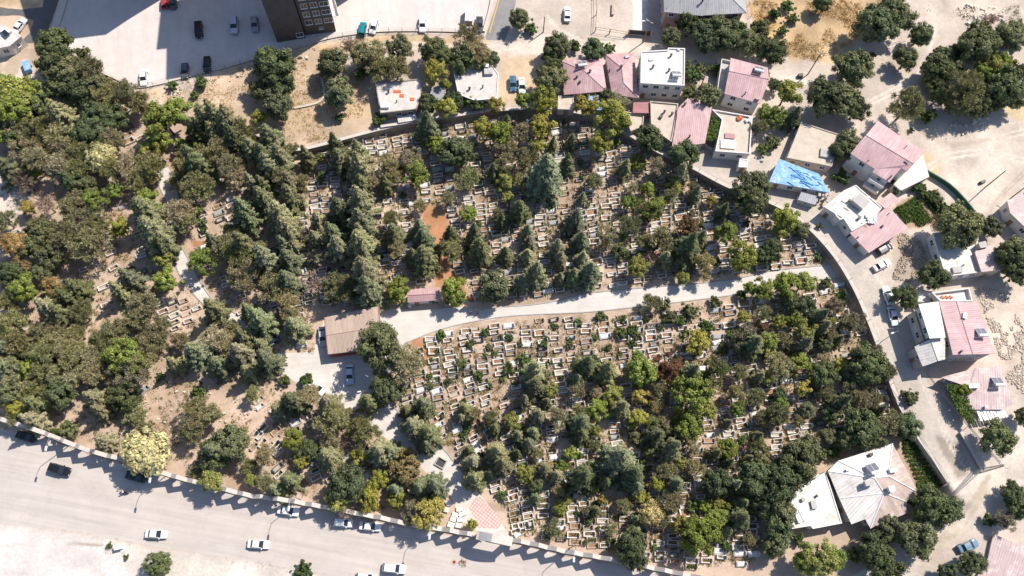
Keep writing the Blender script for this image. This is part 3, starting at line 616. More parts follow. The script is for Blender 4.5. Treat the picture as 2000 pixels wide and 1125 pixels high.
t, ro, P, o = house('house', 'white flat-roofed house shaded by trees near right edge', T, [(1822, 455, 3.4), (1858, 450, 3.4), (1912, 462, 3.4), (1906, 490, 3.4), (1917, 531, 3.4), (1847, 540, 3.4)], [], list(range(6)), 'plaster_white', 'flat_roof', ins=.06, flat=True, par=.25, nowin=())
chimney(ro, o, 1857, 482, 3.2, .3, .2); chimney(ro, o, 1880, 519, 3.2, .12, .6); boxpart(t, o, 1868, 528, 3.2, (2, 1.4), .5, 'stair_box', 'plaster_grey', prz((1847, 540), (1917, 531)), ro)
t, ro, P, o = house('house', 'tan annex with small faded pink roof joining the shaded white house', T, [(1904, 492, 4.2), (1943, 476, 4.4), (1958, 527, 4.4), (1917, 531, 4.2)], [(0, 1, 2, 3)], q4, 'plaster_tan', 'roof_pale', ins=.15)
stack(ro, o, 1914, 482, 3.6, 1.6, 1.2, 1.2, 'plaster_grey', .3)
# the alley house with white canopy
t, ro, P, o = house('house', 'three-part alley house with maroon-pink roof and solar tank', T, [(1834, 589, 6.6), (1909, 590, 6.2), (1943, 691, 6.2), (1861, 693, 6.6), (1850, 648, 6.7), (1868, 589, 6.9), (1900, 692, 6.9)],
  [(0, 5, 6, 3, 4), (5, 1, 2, 6)], [0, 5, 1, 2, 6, 3, 4], 'plaster_grey', 'roof_pink', ins=.25, storeys=2)
solar(t, o, 1913, 650, 6.3, prz((1861, 693), (1943, 691))); chimney(ro, o, 1876, 687, 6.7, .2, .5); boxpart(t, o, 1882, 618, 6.7, (.8, 1.2), .7, 'vent', 'metal_white', -.3, ro)
t, ro, P, o = house('canopy_house', 'narrow alley front house under a bright white canopy roof', T, [(1794, 594, 6.9), (1833, 589, 6.9), (1847, 659, 6.9), (1816, 661, 6.9)], [(0, 1, 2, 3)], q4, 'plaster_white', 'white_sheet', ins=.5, storeys=2, cat='house')
b = MB(); A, B = at(1786, 606, T+3.4)-o, at(1806, 668, T+3.4)-o; d = B-A; b.box(tuple((A+B)/2), (d.length, 1.3, .15), math.atan2(d.y, d.x)); b.box(tuple((A+B)/2-Vector((.6, 0, -.5))), (d.length, .12, .9), math.atan2(d.y, d.x)); b.build('balcony', 'plaster_tan', t)
t, ro, P, o = house('annex', 'grey sheet-roofed annex stepping down beside the white canopy', T, [(1786, 677, 4.4), (1817, 662, 5.6), (1846, 660, 5.9), (1846, 702, 5.9), (1832, 705, 5.6), (1802, 716, 4.4)], [(0, 1, 4, 5), (1, 2, 3, 4)], [0, 1, 2, 3, 4, 5], 'plaster_grey', 'roof_zinc', ins=.3, storeys=2)
t, ro, P, o = house('back_terrace', 'white walled roof terrace with small pots behind the maroon-pink roof', T, [(1820, 571, 4.8), (1893, 562, 4.8), (1900, 588, 4.8), (1836, 588, 4.8)], [], q4, 'plaster_white', 'flat_roof', ins=.04, flat=True, par=.9, cat='terrace')
for i in range(6): chimney(ro, o, 1838+i*4, 580+(i % 2)*2, 3.9, .15, .35, 'orange_tile')
house('yard_roof', 'flat grey yard roof left of the potted white terrace', T, [(1793, 566, 2.8), (1822, 569, 2.8), (1818, 590, 2.8), (1790, 590, 2.8)], [], q4, 'plaster_grey', 'flat_roof', ins=.04, flat=True, par=.12, cat='shed')
t, ro, P, o = house('house', 'patched house of pink and white sheets with grapevine beside the alley', T, [(1838, 737, 3.0), (1905, 719, 3.3), (1954, 716, 3.2), (1980, 788, 3.0), (1958, 800, 2.8), (1896, 800, 2.6), (1877, 776, 2.7), (1892, 756, 3.2)],
  [(0, 1, 7), (1, 2, 3, 4, 5, 6, 7)], list(range(8))[:7]+[7], 'plaster_tan', 'roof_pale', ins=.25)
solar(t, o, 1945, 746, 3.2, prz((1896, 800), (1958, 800))); boxpart(t, o, 1899, 755, 3.2, (2.2, .9), .8, 'water_tank', 'metal_white', .15, ro); chimney(ro, o, 1924, 795, 2.9, .25, .4, 'metal_white')
b = MB(); pts = [at(x, y, T+2.2) for x, y in ((1908, 800), (1958, 797), (1966, 815), (1918, 822))]
for i in range(9):
    u = i/8; a = pts[0].lerp(pts[1], u); c2 = pts[3].lerp(pts[2], u); b.box(tuple((a+c2)/2), ((c2-a).length, .5, .08), math.atan2(c2.y-a.y, c2.x-a.x)+rnd.uniform(-.1, .1))
for p in pts: b.tube(p-Vector((0, 0, 2.2)), p, .07)
tag(b.build('pergola', 'white_sheet'), 'broken white slatted pergola below the patched sheet roof', 'pergola')
house('house', 'pale pink-roofed house at the bottom right corner', T*0, [(1940, 1043, 3.2), (1990, 1062, 3.4), (2040, 1090, 3.4), (2040, 1180, 3), (1900, 1140, 3), (1930, 1090, 3.2)], [(0, 1, 2, 3, 4, 5)], list(range(6)), 'plaster_tan', 'roof_pale', ins=.2)
house('house', 'white house with blue wall and pink-white roof cut by the right edge', T, [(1967, 392, 4), (2030, 362, 4.5), (2040, 480, 4.2), (1973, 416, 3.8)], [(0, 1, 2, 3)], q4, 'plaster_white', 'roof_pale', ins=.3)
# garden house
house('garden_wing', 'white flat-roofed wing with two satellite chimneys beside garden house', 0, [(1613, 921, 3.6), (1645, 1022, 3.6), (1588, 1033, 3.6), (1583, 1027, 3.6), (1547, 1033, 3.6), (1540, 1003, 3.6), (1550, 962, 3.6)], [], list(range(7)), 'plaster_white', 'flat_roof', ins=.06, flat=True, par=.15)
gw = bpy.data.objects['garden_wing']; o = Vector(gw['_org']); ro = [c for c in gw.children if c.name.startswith('roof')][0]
chimney(ro, o, 1567, 976, 3.5, .3, .5, 'plaster_tan'); stack(ro, o, 1588, 986, 3.4, .9, 1.5, .5, 'plaster_grey', .2); chimney(ro, o, 1594, 969, 3.5, .2, .4)
b = MB(); p = at(1556, 1008, 3.5)-o; b.box((p.x, p.y, p.z+.35), (2.6, .9, .7), R(-65)); b.box((p.x+1, p.y+.4, p.z+.3), (2.4, .8, .6), R(-65)); b.build('water_tank', 'metal_white', ro)
t, ro, P, o = house('garden_house', 'house with white and rust hipped roof above the vegetable garden', 0, [(1617, 920, 4.2), (1637, 900, 4.2), (1743, 866, 4.2), (1795, 963, 4.2), (1770, 980, 4.2), (1772, 1002, 4.2), (1700, 1032, 4.2), (1690, 1014, 4.2), (1663, 1024, 4.2), (1639, 973, 4.2), (1735, 930, 5.3), (1708, 934, 5.4), (1727, 963, 5.2)],
  [(1, 2, 10, 11), (0, 1, 11), (0, 11, 12, 9)], [0, 1, 2, 3, 4, 5, 6, 7, 8, 9], 'plaster_grey', 'roof_zinc', ins=.5)
b = MB(); roof_faces(b, P, [(2, 3, 10), (10, 3, 4, 12, 11), (12, 4, 5, 6)]); b.build('rust_sheet', 'roof_rust', ro)
b = MB(); roof_faces(b, P, [(12, 6, 7, 8, 9)]); b.build('zinc_sheet', 'roof_zinc', ro)
b = MB()
for i, j in ((2, 10), (10, 3), (10, 11), (11, 12), (12, 4), (12, 6), (0, 11), (12, 9), (1, 11)): b.tube(P[i]+Vector((0, 0, .05)), P[j]+Vector((0, 0, .05)), .13, n=5)
b.build('ridge_cap', 'frame_white', ro)
solar(t, o, 1702, 915, 5.4, prz((1637, 900), (1743, 866))); boxpart(t, o, 1695, 944, 5.7, (1.8, 1), .9, 'chimney', 'plaster_grey', .3, ro); boxpart(t, o, 1739, 955, 5.8, (1.2, 1), .8, 'dormer', 'metal_white', .3, ro); boxpart(t, o, 1743, 919, 5.3, (1.6, .8), .6, 'dormer', 'plaster_white', .3, ro); boxpart(t, o, 1700, 888, 4.6, (.8, .6), .5, 'vent', 'metal_dark', .3, ro); boxpart(t, o, 1655, 918, 4.8, (.9, .4), .4, 'vent', 'metal', .4, ro)
# small white house at top left
t, ro, P, o = house('house', 'white house with dormer windows cut by the top left edge', 0, [(-60, 40, 4), (8, 50, 4), (43, 70, 3.6), (18, 90, 3.6), (-60, 105, 4)], [(0, 1, 2, 3, 4)], list(range(5)), 'plaster_white', 'roof_zinc', ins=.2)
boxpart(t, o, 14, 64, 3.7, (2.2, 1.6), .9, 'dormer', 'frame_white', -.6, ro); boxpart(t, o, 12, 66, 4.2, (1.6, 1.0), .5, 'pane', 'glass', -.6, ro)
# cemetery pavilion and kiosk
t, ro, P, o = house('pavilion', 'tan corrugated flat-pitched pavilion roof in the cemetery yard', 0, [(634, 620, 3.3), (739, 598, 3.3), (746, 680, 3.0), (641, 692, 3.0), (637, 655, 3.5), (743, 638, 3.5)], [(0, 1, 5, 4), (4, 5, 2, 3)], [0, 1, 5, 2, 3, 4], 'plaster_tan', 'roof_tan', ins=.9, cat='pavilion')
for e in ((0, 4), (4, 3), (1, 5), (5, 2)): b = MB(); b.tube(P[e[0]], P[e[1]], .12, n=5); b.build('roof_trim', 'roof_wine', ro)
b = MB(); A, B = P[3]+Vector((0, .2, 0)), P[2]+Vector((0, .2, 0)); d = B-A
for i in range(40):
    q = A+d*((i+.5)/40); b.box((q.x, q.y, .45+.25*(i % 2)), (.27, .3, .35), math.atan2(d.y, d.x))
b.build('brick_base', 'orange_tile', t)
t, ro, P, o = house('kiosk', 'small white kiosk with pink gable roof facing the cemetery path', 0, [(796, 566, 2.7), (858, 560, 2.7), (859, 573, 3.2), (859, 586, 2.6), (796, 591, 2.6), (796, 577, 3.2)], [(0, 1, 2, 5), (5, 2, 3, 4)], [0, 1, 2, 3, 4, 5], 'plaster_white', 'roof_pink', ins=.25, cat='kiosk')
b = MB(); p = at(850, 590, 1.6)-o; b.box((p.x, p.y-.1, p.z), (1.5, .1, .7), prz((796, 591), (859, 586))); b.build('sign_board', 'metal_green', t)
b = MB(); p = at(800, 597, .5); b.box((p.x, p.y, .5), (.7, .6, .9), .2); b.box((p.x, p.y, .98), (.8, .7, .06), .2); tag(b.build('cabinet', 'metal_white'), 'white metal cabinet at the kiosk left corner', 'cabinet')
# the tall dark apartment block
t = empty('apartment_block', at(600, 60, T), 0, 'tall dark brown apartment block with white windows by the parking lot', 'apartment block'); o = t.location.copy()
A, B, Cc, D = [at(x, y, T)-o for x, y in ((542, 83), (597, 74), (601, 68), (656.5, 61))]
ax = (D-A); ax.z = 0; ax.normalize(); bk = Vector((-ax.y, ax.x, 0)); HB = 16.0; DEP = 8
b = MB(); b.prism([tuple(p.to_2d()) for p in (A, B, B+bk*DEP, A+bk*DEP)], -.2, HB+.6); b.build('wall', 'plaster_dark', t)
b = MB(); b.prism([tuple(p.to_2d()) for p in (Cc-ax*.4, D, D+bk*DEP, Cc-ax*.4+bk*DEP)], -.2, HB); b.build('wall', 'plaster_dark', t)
b = MB(); b.prism([tuple((p).to_2d()) for p in (A-ax*.3-bk*.3, D+ax*.3-bk*.3, D+ax*.3+bk*(DEP+.3), A-ax*.3+bk*(DEP+.3))], HB+.61, HB+.9); b.build('roof', 'flat_roof', t)
b = MB(); m_ = D+bk*DEP/2+ax*.06; b.box((m_.x, m_.y, HB/2+1.5), (.1, DEP-.6, HB-3), math.atan2(ax.y, ax.x)); b.build('side_cladding', 'plaster_white', t)
Q = [at(x, y, T)-o for x, y in ((577, -6), (702, -14), (712, -130), (560, -130), (556, -60), (575, -62))]  # unseen tower beyond the top edge, added to cast shade over the lot
b = MB(); b.prism([tuple(p.to_2d()) for p in Q], -.2, 47); b.build('unseen_tower_wall', 'plaster_dark', t)
for f in range(8):
    z = 4.7+f*3.0
    if z > HB-1: break
    for tt_, w_ in ((.17, 1.5), (.50, 1.5), (.84, 1.9)): window_on(t, Cc, D, tt_, z, w_, 1.6 if tt_ < .8 else 1.4, name='window')
    q = D+bk*3+ax*.8; b = MB(); b.box((q.x, q.y, z-1.1), (1.4, 3, .15), math.atan2(ax.y, ax.x)); b.box((q.x+ax.x*.65, q.y+ax.y*.65, z-.6), (.08, 3, 1), math.atan2(ax.y, ax.x)); b.build('balcony', 'plaster_white', t)
    for k in (.3, .6):
        q = A+bk*(DEP*k)-ax*.15; b = MB(); b.box((q.x, q.y, z), (.3, 1.2, 1.3), math.atan2(ax.y, ax.x)); b.build('vent_box', 'frame_white', t)
window_on(t, A, B, .84, 1.6, 1.6, 1.4); window_on(t, Cc, D, .52, 2.0, .9, .6)
# its twin beyond the top of the frame, which throws the other long shadow over the lot
t = empty('apartment_block', at(330, -90, T), 0, 'apartment block beyond the top edge whose shadow crosses the lot', 'apartment block'); o = t.location.copy()
Q = [at(x, y, T)-o for x, y in ((455, -92), (372, -36), (308, -28), (250, -14), (200, -150), (420, -190))]
b = MB(); b.prism([tuple(p.to_2d()) for p in Q], -.2, 30); b.build('wall', 'plaster_tan', t)
b = MB(); b.prism([tuple(p.to_2d()) for p in inset(Q, -.3)], 30.02, 30.4); b.build('roof', 'flat_roof', t)
# ------------------------------------------------------------------ walls and fences
def resample(P, step):
    out = [P[0]]; acc = 0
    for a, b in zip(P, P[1:]):
        L_ = (b-a).length; n = max(1, round(L_/step))
        out += [a.lerp(b, (i+1)/n) for i in range(n)]
    return out
def smoothline(P, step=1.5):
    """Catmull-Rom through the traced points"""
    out = []
    for i in range(len(P)-1):
        p0, p1, p2, p3 = P[max(0, i-1)], P[i], P[i+1], P[min(len(P)-1, i+2)]
        n = max(1, round((p2-p1).length/step))
        for k in range(n):
            t = k/n; out.append(.5*((2*p1)+(p2-p0)*t+(2*p0-5*p1+4*p2-p3)*t*t+(3*p1-p0-3*p2+p3)*t**3))
    return out+[P[-1]]
def strip(b, P, th, z0, z1, m=0, off=0):
    n = len(P); Ls, Rs = [], []
    for i in range(n):
        d = (P[min(n-1, i+1)]-P[max(0, i-1)]); d.z = 0; d.normalize(); nn = Vector((-d.y, d.x, 0))
        Ls.append(P[i]+nn*(th/2+off)); Rs.append(P[i]-nn*(th/2-off))
    f = lambda p, z: (p.x, p.y, z(p) if callable(z) else z)
    for i in range(n-1):
        b.face([f(Ls[i+1], z1), f(Ls[i], z1), f(Rs[i], z1), f(Rs[i+1], z1)][::-1], m)
        b.face([f(Ls[i], z0), f(Ls[i+1], z0), f(Ls[i+1], z1), f(Ls[i], z1)][::-1], m)
        b.face([f(Rs[i+1], z0), f(Rs[i], z0), f(Rs[i], z1), f(Rs[i+1], z1)][::-1], m)
    for i in (0, n-1): b.face([f(Ls[i], z0), f(Rs[i], z0), f(Rs[i], z1), f(Ls[i], z1)], m)
def wall(name, label, px, zpx, z0, z1, th, m, cap='coping', posts=0, cat='wall', ph=1.0):
    P = smoothline([at(x, y, zpx) for x, y in px]); o = P[0].copy(); o.z = 0; P = [p-o for p in P]
    t = empty(name, o, 0, label, cat)
    b = MB(); strip(b, P, th, z0, z1-.12); b.build('masonry', m, t)
    b = MB(); strip(b, P, th+.14, z1-.115, z1); b.build('coping', cap, t)
    if posts:
        acc = 0
        for a, c in zip(P, P[1:]):
            acc += (c-a).length
            if acc > posts:
                acc = 0; b = MB(); b.tube((c.x, c.y, z1-.05), (c.x, c.y, z1+ph), .05, n=5); b.build('post', 'metal_dark', t)
    return t
def fence(name, label, px, z, step, h, m='metal', rails=(.5, .95), cat='fence', r=.04, mesh=True):
    P = resample([at(x, y, z) for x, y in px], step); o = P[0].copy(); t = empty(name, o, 0, label, cat); P = [p-o for p in P]
    for p in P: b = MB(); b.tube(p, p+Vector((0, 0, h)), r*1.5, n=5); b.build('post', m, t)
    b = MB()
    for a, c in zip(P, P[1:]):
        for k in rails: b.tube(a+Vector((0, 0, h*k)), c+Vector((0, 0, h*k)), r*.6, n=4)
    b.build('rail', m, t); return t
E = TERR_EDGE
wall('retaining_wall', 'stone retaining wall between dry field and the northern graves', E[6:12], T, -.3, T+.35, .6, 'stone_wall')
wall('retaining_wall', 'stone retaining wall under the hillside houses with graves at its foot', E[11:19], T, -.3, T+.4, .6, 'stone_wall')
wall('retaining_wall', 'curved alley retaining wall with thin posts around the cemetery', E[18:29], T, -.3, T+.55, .7, 'stone_wall', posts=4.2)
wall('garden_wall', 'low concrete wall between vegetable garden and the alley', [(1785, 846), (1820, 895), (1851, 942)], T, -.2, T+.4, .45, 'plaster_grey')
wall('retaining_wall', 'rough grey stone wall dropping from parking lot to the dark lane', [(128, -8), (106, 58), (84, 76)], T, -.3, T+.3, 1.6, 'stone_wall')
wall('parking_wall', 'low concrete kerb wall along the parking lot edge', [(140, 118), (216, 149), (262, 170), (300, 167), (360, 152), (440, 132), (500, 115), (560, 99), (640, 76), (700, 66), (760, 61), (850, 61), (941, 64)], T, T-.2, T+.35, .4, 'plaster_grey')
fence('lot_fence', 'thin wire fence on steel posts along the parking lot edge', [(262, 170), (300, 167), (360, 152), (440, 132), (500, 115), (560, 99), (640, 76), (700, 66), (760, 61), (941, 64)], T+.3, 3.4, 1.5, 'metal')
wall('road_kerb', 'pale kerb wall between parking lot and the yellow-lined asphalt road', [(964, -20), (957, 20), (945, 63)], T, T-.2, T+.5, .5, 'wall_pale')
fence('yard_fence', 'post and wire fence around the bare earth yard', [(1163, -5), (1164, 30), (1162, 62), (1190, 66), (1226, 72)], T, 3.6, 1.9, 'wood', cat='fence', r=.08)
fence('yard_fence', 'dark metal fence at the right of the slate-roofed house', [(1458, -10), (1470, 55)], T, 3, 1.5, 'metal_dark')
b = MB(); A, B = at(1227, 67, T), at(1270, 70, T); d = B-A; rz = math.atan2(d.y, d.x)
t = empty('yard_gate', (A+B)/2, 0, 'dark metal sliding gate at the yard below the slate-roofed house', 'gate')
b.box((0, 0, .95), (d.length, .1, 1.7), rz); b.build('gate_panel', 'metal_dark', t)
for s in (-1, 1): b = MB(); b.box((math.cos(rz)*d.length/2*s, math.sin(rz)*d.length/2*s, 1.0), (.3, .3, 2.1), rz); b.build('gate_post', 'plaster_pink', t)
wall('garden_fence', 'green sheet fence curving beside the vegetable beds', [(1806, 338), (1850, 365), (1880, 395), (1900, 420)], T, T-.1, T+1.5, .08, 'metal_green', 'metal_green', cat='fence')
wall('street_wall', 'narrow stone wall under the lattice pole by the alley mouth', [(1873, 845), (1893, 880), (1912, 915)], T, T-.5, T+1.0, .5, 'stone_wall')
wall('yard_wall', 'concrete yard wall in front of the beige terrace house', [(1350, 322), (1363, 285), (1390, 295)], T, T-.1, T+1.1, .25, 'plaster_grey')
wall('field_kerb', 'low concrete kerb crossing the dry field below the trees', [(628, 152), (630, 196), (575, 212)], T, T-.1, T+.35, .35, 'wall_pale')
wall('house_wall', 'stone terrace wall below the flat grey-roofed house', [(744, 250), (790, 243), (822, 235)], T, T-.3, T+.8, .5, 'stone_wall')
# road wall: repeated gabled panels with pointed openings
WALLTOP = [(-70, 798), (0, 818), (80, 843), (115, 857), (180, 882), (243, 898), (333, 928), (393, 944), (440, 956), (500, 970), (543, 974), (600, 984), (623, 988), (700, 1003), (753, 1013), (813, 1027), (870, 1034), (905, 1041), (930, 1045)]
WALLTOP2 = [(1000, 1054), (1050, 1064), (1100, 1076), (1187, 1091), (1260, 1106), (1333, 1121), (1420, 1140)]
def road_wall(label, px):
    P = smoothline([at(x, y, 3.7) for x, y in px], .3)
    for p in P: p.z = 0
    o = P[0].copy(); t = empty('road_wall', o, 0, label, 'wall'); P = [p-o for p in P]
    S_ = [0]
    for a, c in zip(P, P[1:]): S_.append(S_[-1]+(c-a).length)
    def pt(s):
        i = min(len(S_)-2, max(0, int(np.searchsorted(S_, s))-1)); u = (s-S_[i])/max(1e-6, S_[i+1]-S_[i]); return P[i].lerp(P[i+1], u)
    n = int(S_[-1]/3.35); w = S_[-1]/n
    for k in range(n):
        a, c = pt(k*w), pt((k+1)*w); d = (c-a); L_ = d.length; d.normalize(); nn = Vector((-d.y, d.x, 0))
        def V(u, z, s): q = a+d*u+nn*s; return (q.x, q.y, z)
        pk, lo_ = 4.6, 2.8; m_ = L_/2; ow = 1.05; th = .2
        # outline of half panels around a pointed opening, left and right
        b = MB()
        half = [(0, 0), (m_-ow, 0), (m_-ow, 1.7), (m_-ow*.8, 2.4), (m_-ow*.42, 2.95), (m_, 3.4), (m_, pk), (0, lo_)]
        for sgn in (0, 1):
            h = half if not sgn else [(L_-u, z) for u, z in half][::-1]
            f1 = [V(u, z, -th) for u, z in h]; f2 = [V(u, z, th) for u, z in h]
            b.face(f1); b.face(f2[::-1])
            for i in range(len(h)): j = (i+1) % len(h); b.face([f1[j], f1[i], f2[i], f2[j]])
        sill = [V(m_-ow, 0, -th), V(m_+ow, 0, -th), V(m_+ow, 0, th), V(m_-ow, 0, th)]
        b.prism([q[:2] for q in sill], 0, .55)
        b.build('panel', 'wall_pale', t)
        for u0, z0, u1, z1 in ((-.1, lo_-.02, m_, pk), (m_, pk, L_+.1, lo_-.02)):
            b = MB(); q = [V(u0, z0+.01, -.42), V(u1, z1+.01, -.42), V(u1, z1+.01, .42), V(u0, z0+.01, .42)]; q2 = [(x, y, z+.14) for x, y, z in q]
            b.face(q2); b.face(q[::-1])
            for i in range(4): j = (i+1) % 4; b.face([q[i], q[j], q2[j], q2[i]])
            b.build('coping', 'coping', t)
road_wall('long gabled cemetery wall with pointed openings, left of the gate', WALLTOP)
road_wall('shorter gabled cemetery wall with pointed openings, right of the gate', WALLTOP2)
# entrance arch
A, B = at(933, 1044, 5.6), at(999, 1057, 5.6); A.z = B.z = 0; o = (A+B)/2; d = B-A; GL = d.length; rz = math.atan2(d.y, d.x)
t = empty('cemetery_gate', o, rz, 'broad cream arched cemetery gate with grey name panel over the entrance', 'gate')
for s in (-1, 1):
    b = MB(); b.box((s*(GL/2-.4), 0, 2.7), (.8, 1.2, 5.4)); b.box((s*(GL/2-.45), 0, .2), (1.1, 1.7, .4)); b.build('pillar', 'wall_pale', t)
b = MB(); n = 14; prof = []
for i in range(n+1): u = -1+2*i/n; prof.append((u*(GL/2+.2), 5.5+.9*math.cos(u*math.pi/2)))
for i in range(n):
    (u0, z0), (u1, z1) = prof[i], prof[i+1]; zz = 5.2
    for y, s in ((-.95, 1), (.75, -1)):
        q = [(u0, y, zz), (u1, y, zz), (u1, y, z1), (u0, y, z0)]; b.face(q if s > 0 else q[::-1])
    b.face([(u0, -.95, z0), (u1, -.95, z1), (u1, .75, z1), (u0, .75, z0)]); b.face([(u0, .75, zz), (u1, .75, zz), (u1, -.95, zz), (u0, -.95, zz)])
b.build('arch', 'wall_pale', t)
b = MB()
for i in range(1, 6):
    (u0, z0), (u1, z1) = prof[i], prof[i+1]; b.face([(u0, -.9, z0+.04), (u1, -.9, z1+.04), (u1, .6, z1+.04), (u0, .6, z0+.04)])
b.build('roof_panel', 'marble_grey', t)
b = MB(); b.box((0, -1.02, 5.6), (GL*.5, .1, .5)); b.build('name_panel', 'marble_grey', t)
mat('kerb_grey', (.36, .335, .31), .9, (3, .2))
for pts in ([(1640, 515), (1560, 523), (1500, 530), (1440, 544), (1350, 555), (1280, 560), (1160, 571), (1090, 587), (1040, 595), (985, 599)], [(790, 671), (850, 647), (910, 631), (1000, 617), (1140, 610), (1230, 601), (1350, 587), (1440, 575), (1500, 565), (1600, 546), (1650, 543)], [(340, 350), (347, 375), (354, 402), (352, 440), (354, 480), (368, 505), (388, 545), (415, 585), (440, 600), (465, 615)],
            [(303, 352), (318, 378), (330, 420), (336, 470), (341, 505), (352, 540), (385, 582), (430, 622), (475, 655)], [(752, 771), (770, 796), (800, 821), (860, 870), (885, 900), (905, 925), (941, 967)]):
    b = MB(); strip(b, smoothline([at(x, y) for x, y in pts], 2.5), .22, -.02, .13); tag(b.build('path_kerb', 'kerb_grey'), kind='structure')
# ------------------------------------------------------------------ lamps, poles, cables
def street_lamp(px, py, arm, label, h=9.6):
    """px,py: lamp head in the photograph; arm: arm length towards the road"""
    hd = at(px, py, h); n0 = at(300, 1100)-at(330, 932); n0.z = 0; n0.normalize(); base = hd-n0*arm; base.z = 0
    t = empty('street_lamp', base, 0, label, 'street lamp', 'street lamps along the cemetery wall')
    b = MB(); b.tube((0, 0, 0), (0, 0, h-.5), .11, .06, 8); b.tube((0, 0, 0), (0, 0, .5), .2, .18, 8); b.build('pole', 'metal', t)
    b = MB(); b.tube((0, 0, h-.55), n0*(arm*.45)+Vector((0, 0, h-.1)), .05, n=6); b.tube(n0*(arm*.45)+Vector((0, 0, h-.1)), n0*arm+Vector((0, 0, h)), .045, n=6); b.build('arm', 'metal', t)
    b = MB(); c = n0*(arm+.3)+Vector((0, 0, h)); rz = math.atan2(n0.y, n0.x); b.box(tuple(c), (1.0, .42, .18), rz, 0, .7); b.build('lamp_head', 'metal_white', t)
    b = MB(); b.box((c.x, c.y, h-.11), (.7, .3, .05), rz); b.build('lens', 'lamp_glass', t); return t
street_lamp(90, 873, 2.0, 'white-headed street lamp beside the dark sedan at the wall far left')
street_lamp(293, 935, 2.2, 'street lamp over the parked dark car by the cream-leaved tree')
street_lamp(564, 990, 2.2, 'street lamp leaning over the white car under the broad-leaved trees')
street_lamp(839, 1046, 2.2, 'street lamp just left of the cemetery gate')
street_lamp(1121, 1090, 2.2, 'street lamp over the road right of the gate')
def lampside(px, py, label, h=7, z=0.0, dirpx=(0, 30)):
    hd = at(px, py, z+h); n0 = at(px+dirpx[0], py+dirpx[1])-at(px, py); n0.z = 0; n0.normalize(); base = hd-n0*1.2
    t = empty('street_lamp', (base.x, base.y, z), 0, label, 'street lamp')
    b = MB(); b.tube((0, 0, 0), (0, 0, h), .09, .05, 8); b.build('pole', 'metal', t); b = MB(); b.tube((0, 0, h-.02), n0*1.1+Vector((0, 0, h)), .04, n=5); b.build('arm', 'metal', t)
    b = MB(); c = n0*1.3+Vector((0, 0, h)); b.box(tuple(c), (.8, .35, .15), math.atan2(n0.y, n0.x), 0, .7); b.build('lamp_head', 'metal_white', t)
lampside(702, 765, 'thin yard lamp beside the shaded path below the pavilion', 6, dirpx=(-30, 5))
lampside(1296, 584, 'thin path lamp at the lower kerb of the cemetery path', 5.5, dirpx=(0, -30))
lampside(1744, 650, 'alley lamp with a bundle of cables beside the parked white cars', 8, T, (-30, 10))
def pole(px, py, z, h, label, cross=True, lattice=False, m='wood', name='utility_pole', lamp=False):
    p = at(px, py, z); t = empty(name, p, 0, label, 'utility pole'); b = MB()
    if lattice:
        for i, j in ((-1, -1), (1, -1), (1, 1), (-1, 1)): b.tube((i*.4, j*.4, 0), (i*.12, j*.12, h), .06, n=4)
        for k in range(14):
            z0, z1 = h*k/14, h*(k+1)/14; f = lambda zz: .4-.28*zz/h
            for a in range(4):
                i, j = ((-1, -1), (1, -1), (1, 1), (-1, 1))[a]; i2, j2 = ((1, -1), (1, 1), (-1, 1), (-1, -1))[a]
                b.tube((i*f(z0), j*f(z0), z0), (i2*f(z1), j2*f(z1), z1), .03, n=3, cap=False)
    else: b.tube((0, 0, -.1), (0, 0, h), .15, .1, 8)
    b.build('shaft', 'metal' if lattice else m, t)
    if cross:
        b = MB(); b.box((0, 0, h-.4), (2.0, .12, .12), R(-35)); b.build('crossarm', 'metal', t)
        for s in (-.9, 0, .9): b = MB(); b.tube((s*math.cos(R(-35)), s*math.sin(R(-35)), h-.34), (s*math.cos(R(-35)), s*math.sin(R(-35)), h-.1), .06, .04, 6); b.build('insulator', 'marble_white', t)
    if lamp:
        b = MB(); b.tube((0, 0, h-.3), (-1.2, -.3, h), .04, n=5); b.build('arm', 'metal', t); b = MB(); b.box((-1.5, -.35, h), (.8, .35, .15), .2, 0, .7); b.build('lamp_head', 'metal_white', t)
    return p+Vector((0, 0, h-.1))
p1 = pole(1061, 63, T, 6, 'thin bare pole beside the dirt road near the white car', False)
p2 = pole(1257, 82, T, 8.5, 'tall pole with lamp and cables beside the dark yard gate', True, lamp=True)
p3 = pole(1578, 145, T, 8.5, 'wooden pole leaning dark against dirt above the yellow-green tree')
p4 = pole(1924, 366, T, 8.5, 'wooden pole standing alone on the dirt lot at right')
p5 = pole(1905, 922, T, 10.5, 'steel lattice pole at the alley mouth', True, True)
p6 = pole(1978, 384, T, 6, 'short pole beside the white house at the right edge')
p7 = pole(1368, 170, T, 5, 'slim pole in the garden right of the white two-storey house')
def cable(label, a, b, sag, n=10, r=.04):
    m_ = MB(); pts = [a.lerp(b, i/n)-Vector((0, 0, sag*4*(i/n)*(1-i/n))) for i in range(n+1)]
    for u, v in zip(pts, pts[1:]): m_.tube(u, v, r, n=4, cap=False)
    tag(m_.build('power_cable', 'rubber'), label, 'cable', 'overhead cables')
al = at(1748, 646, T+7.6)
for i in range(3): cable(('upper', 'middle', 'lower')[i]+' overhead cable along the alley to the lattice pole', al+Vector((i*.35, 0, -i*.25)), p5+Vector((i*.4-.4, 0, -.3-i*.2)), .9)
for i in range(2): cable(('upper', 'lower')[i]+' cable from the gate pole to the hedge behind slate-roofed house', p2+Vector((0, i*.5, -i*.2)), at(1440, 95, T+6)+Vector((0, i*.6, 0)), .8)
for i in range(2): cable(('outer', 'inner')[i]+' cable from the leaning pole over the dirt track', p3+Vector((i*.5, -i*.4, 0)), at(1760, 80, T+8)+Vector((i, 0, 0)), .9)
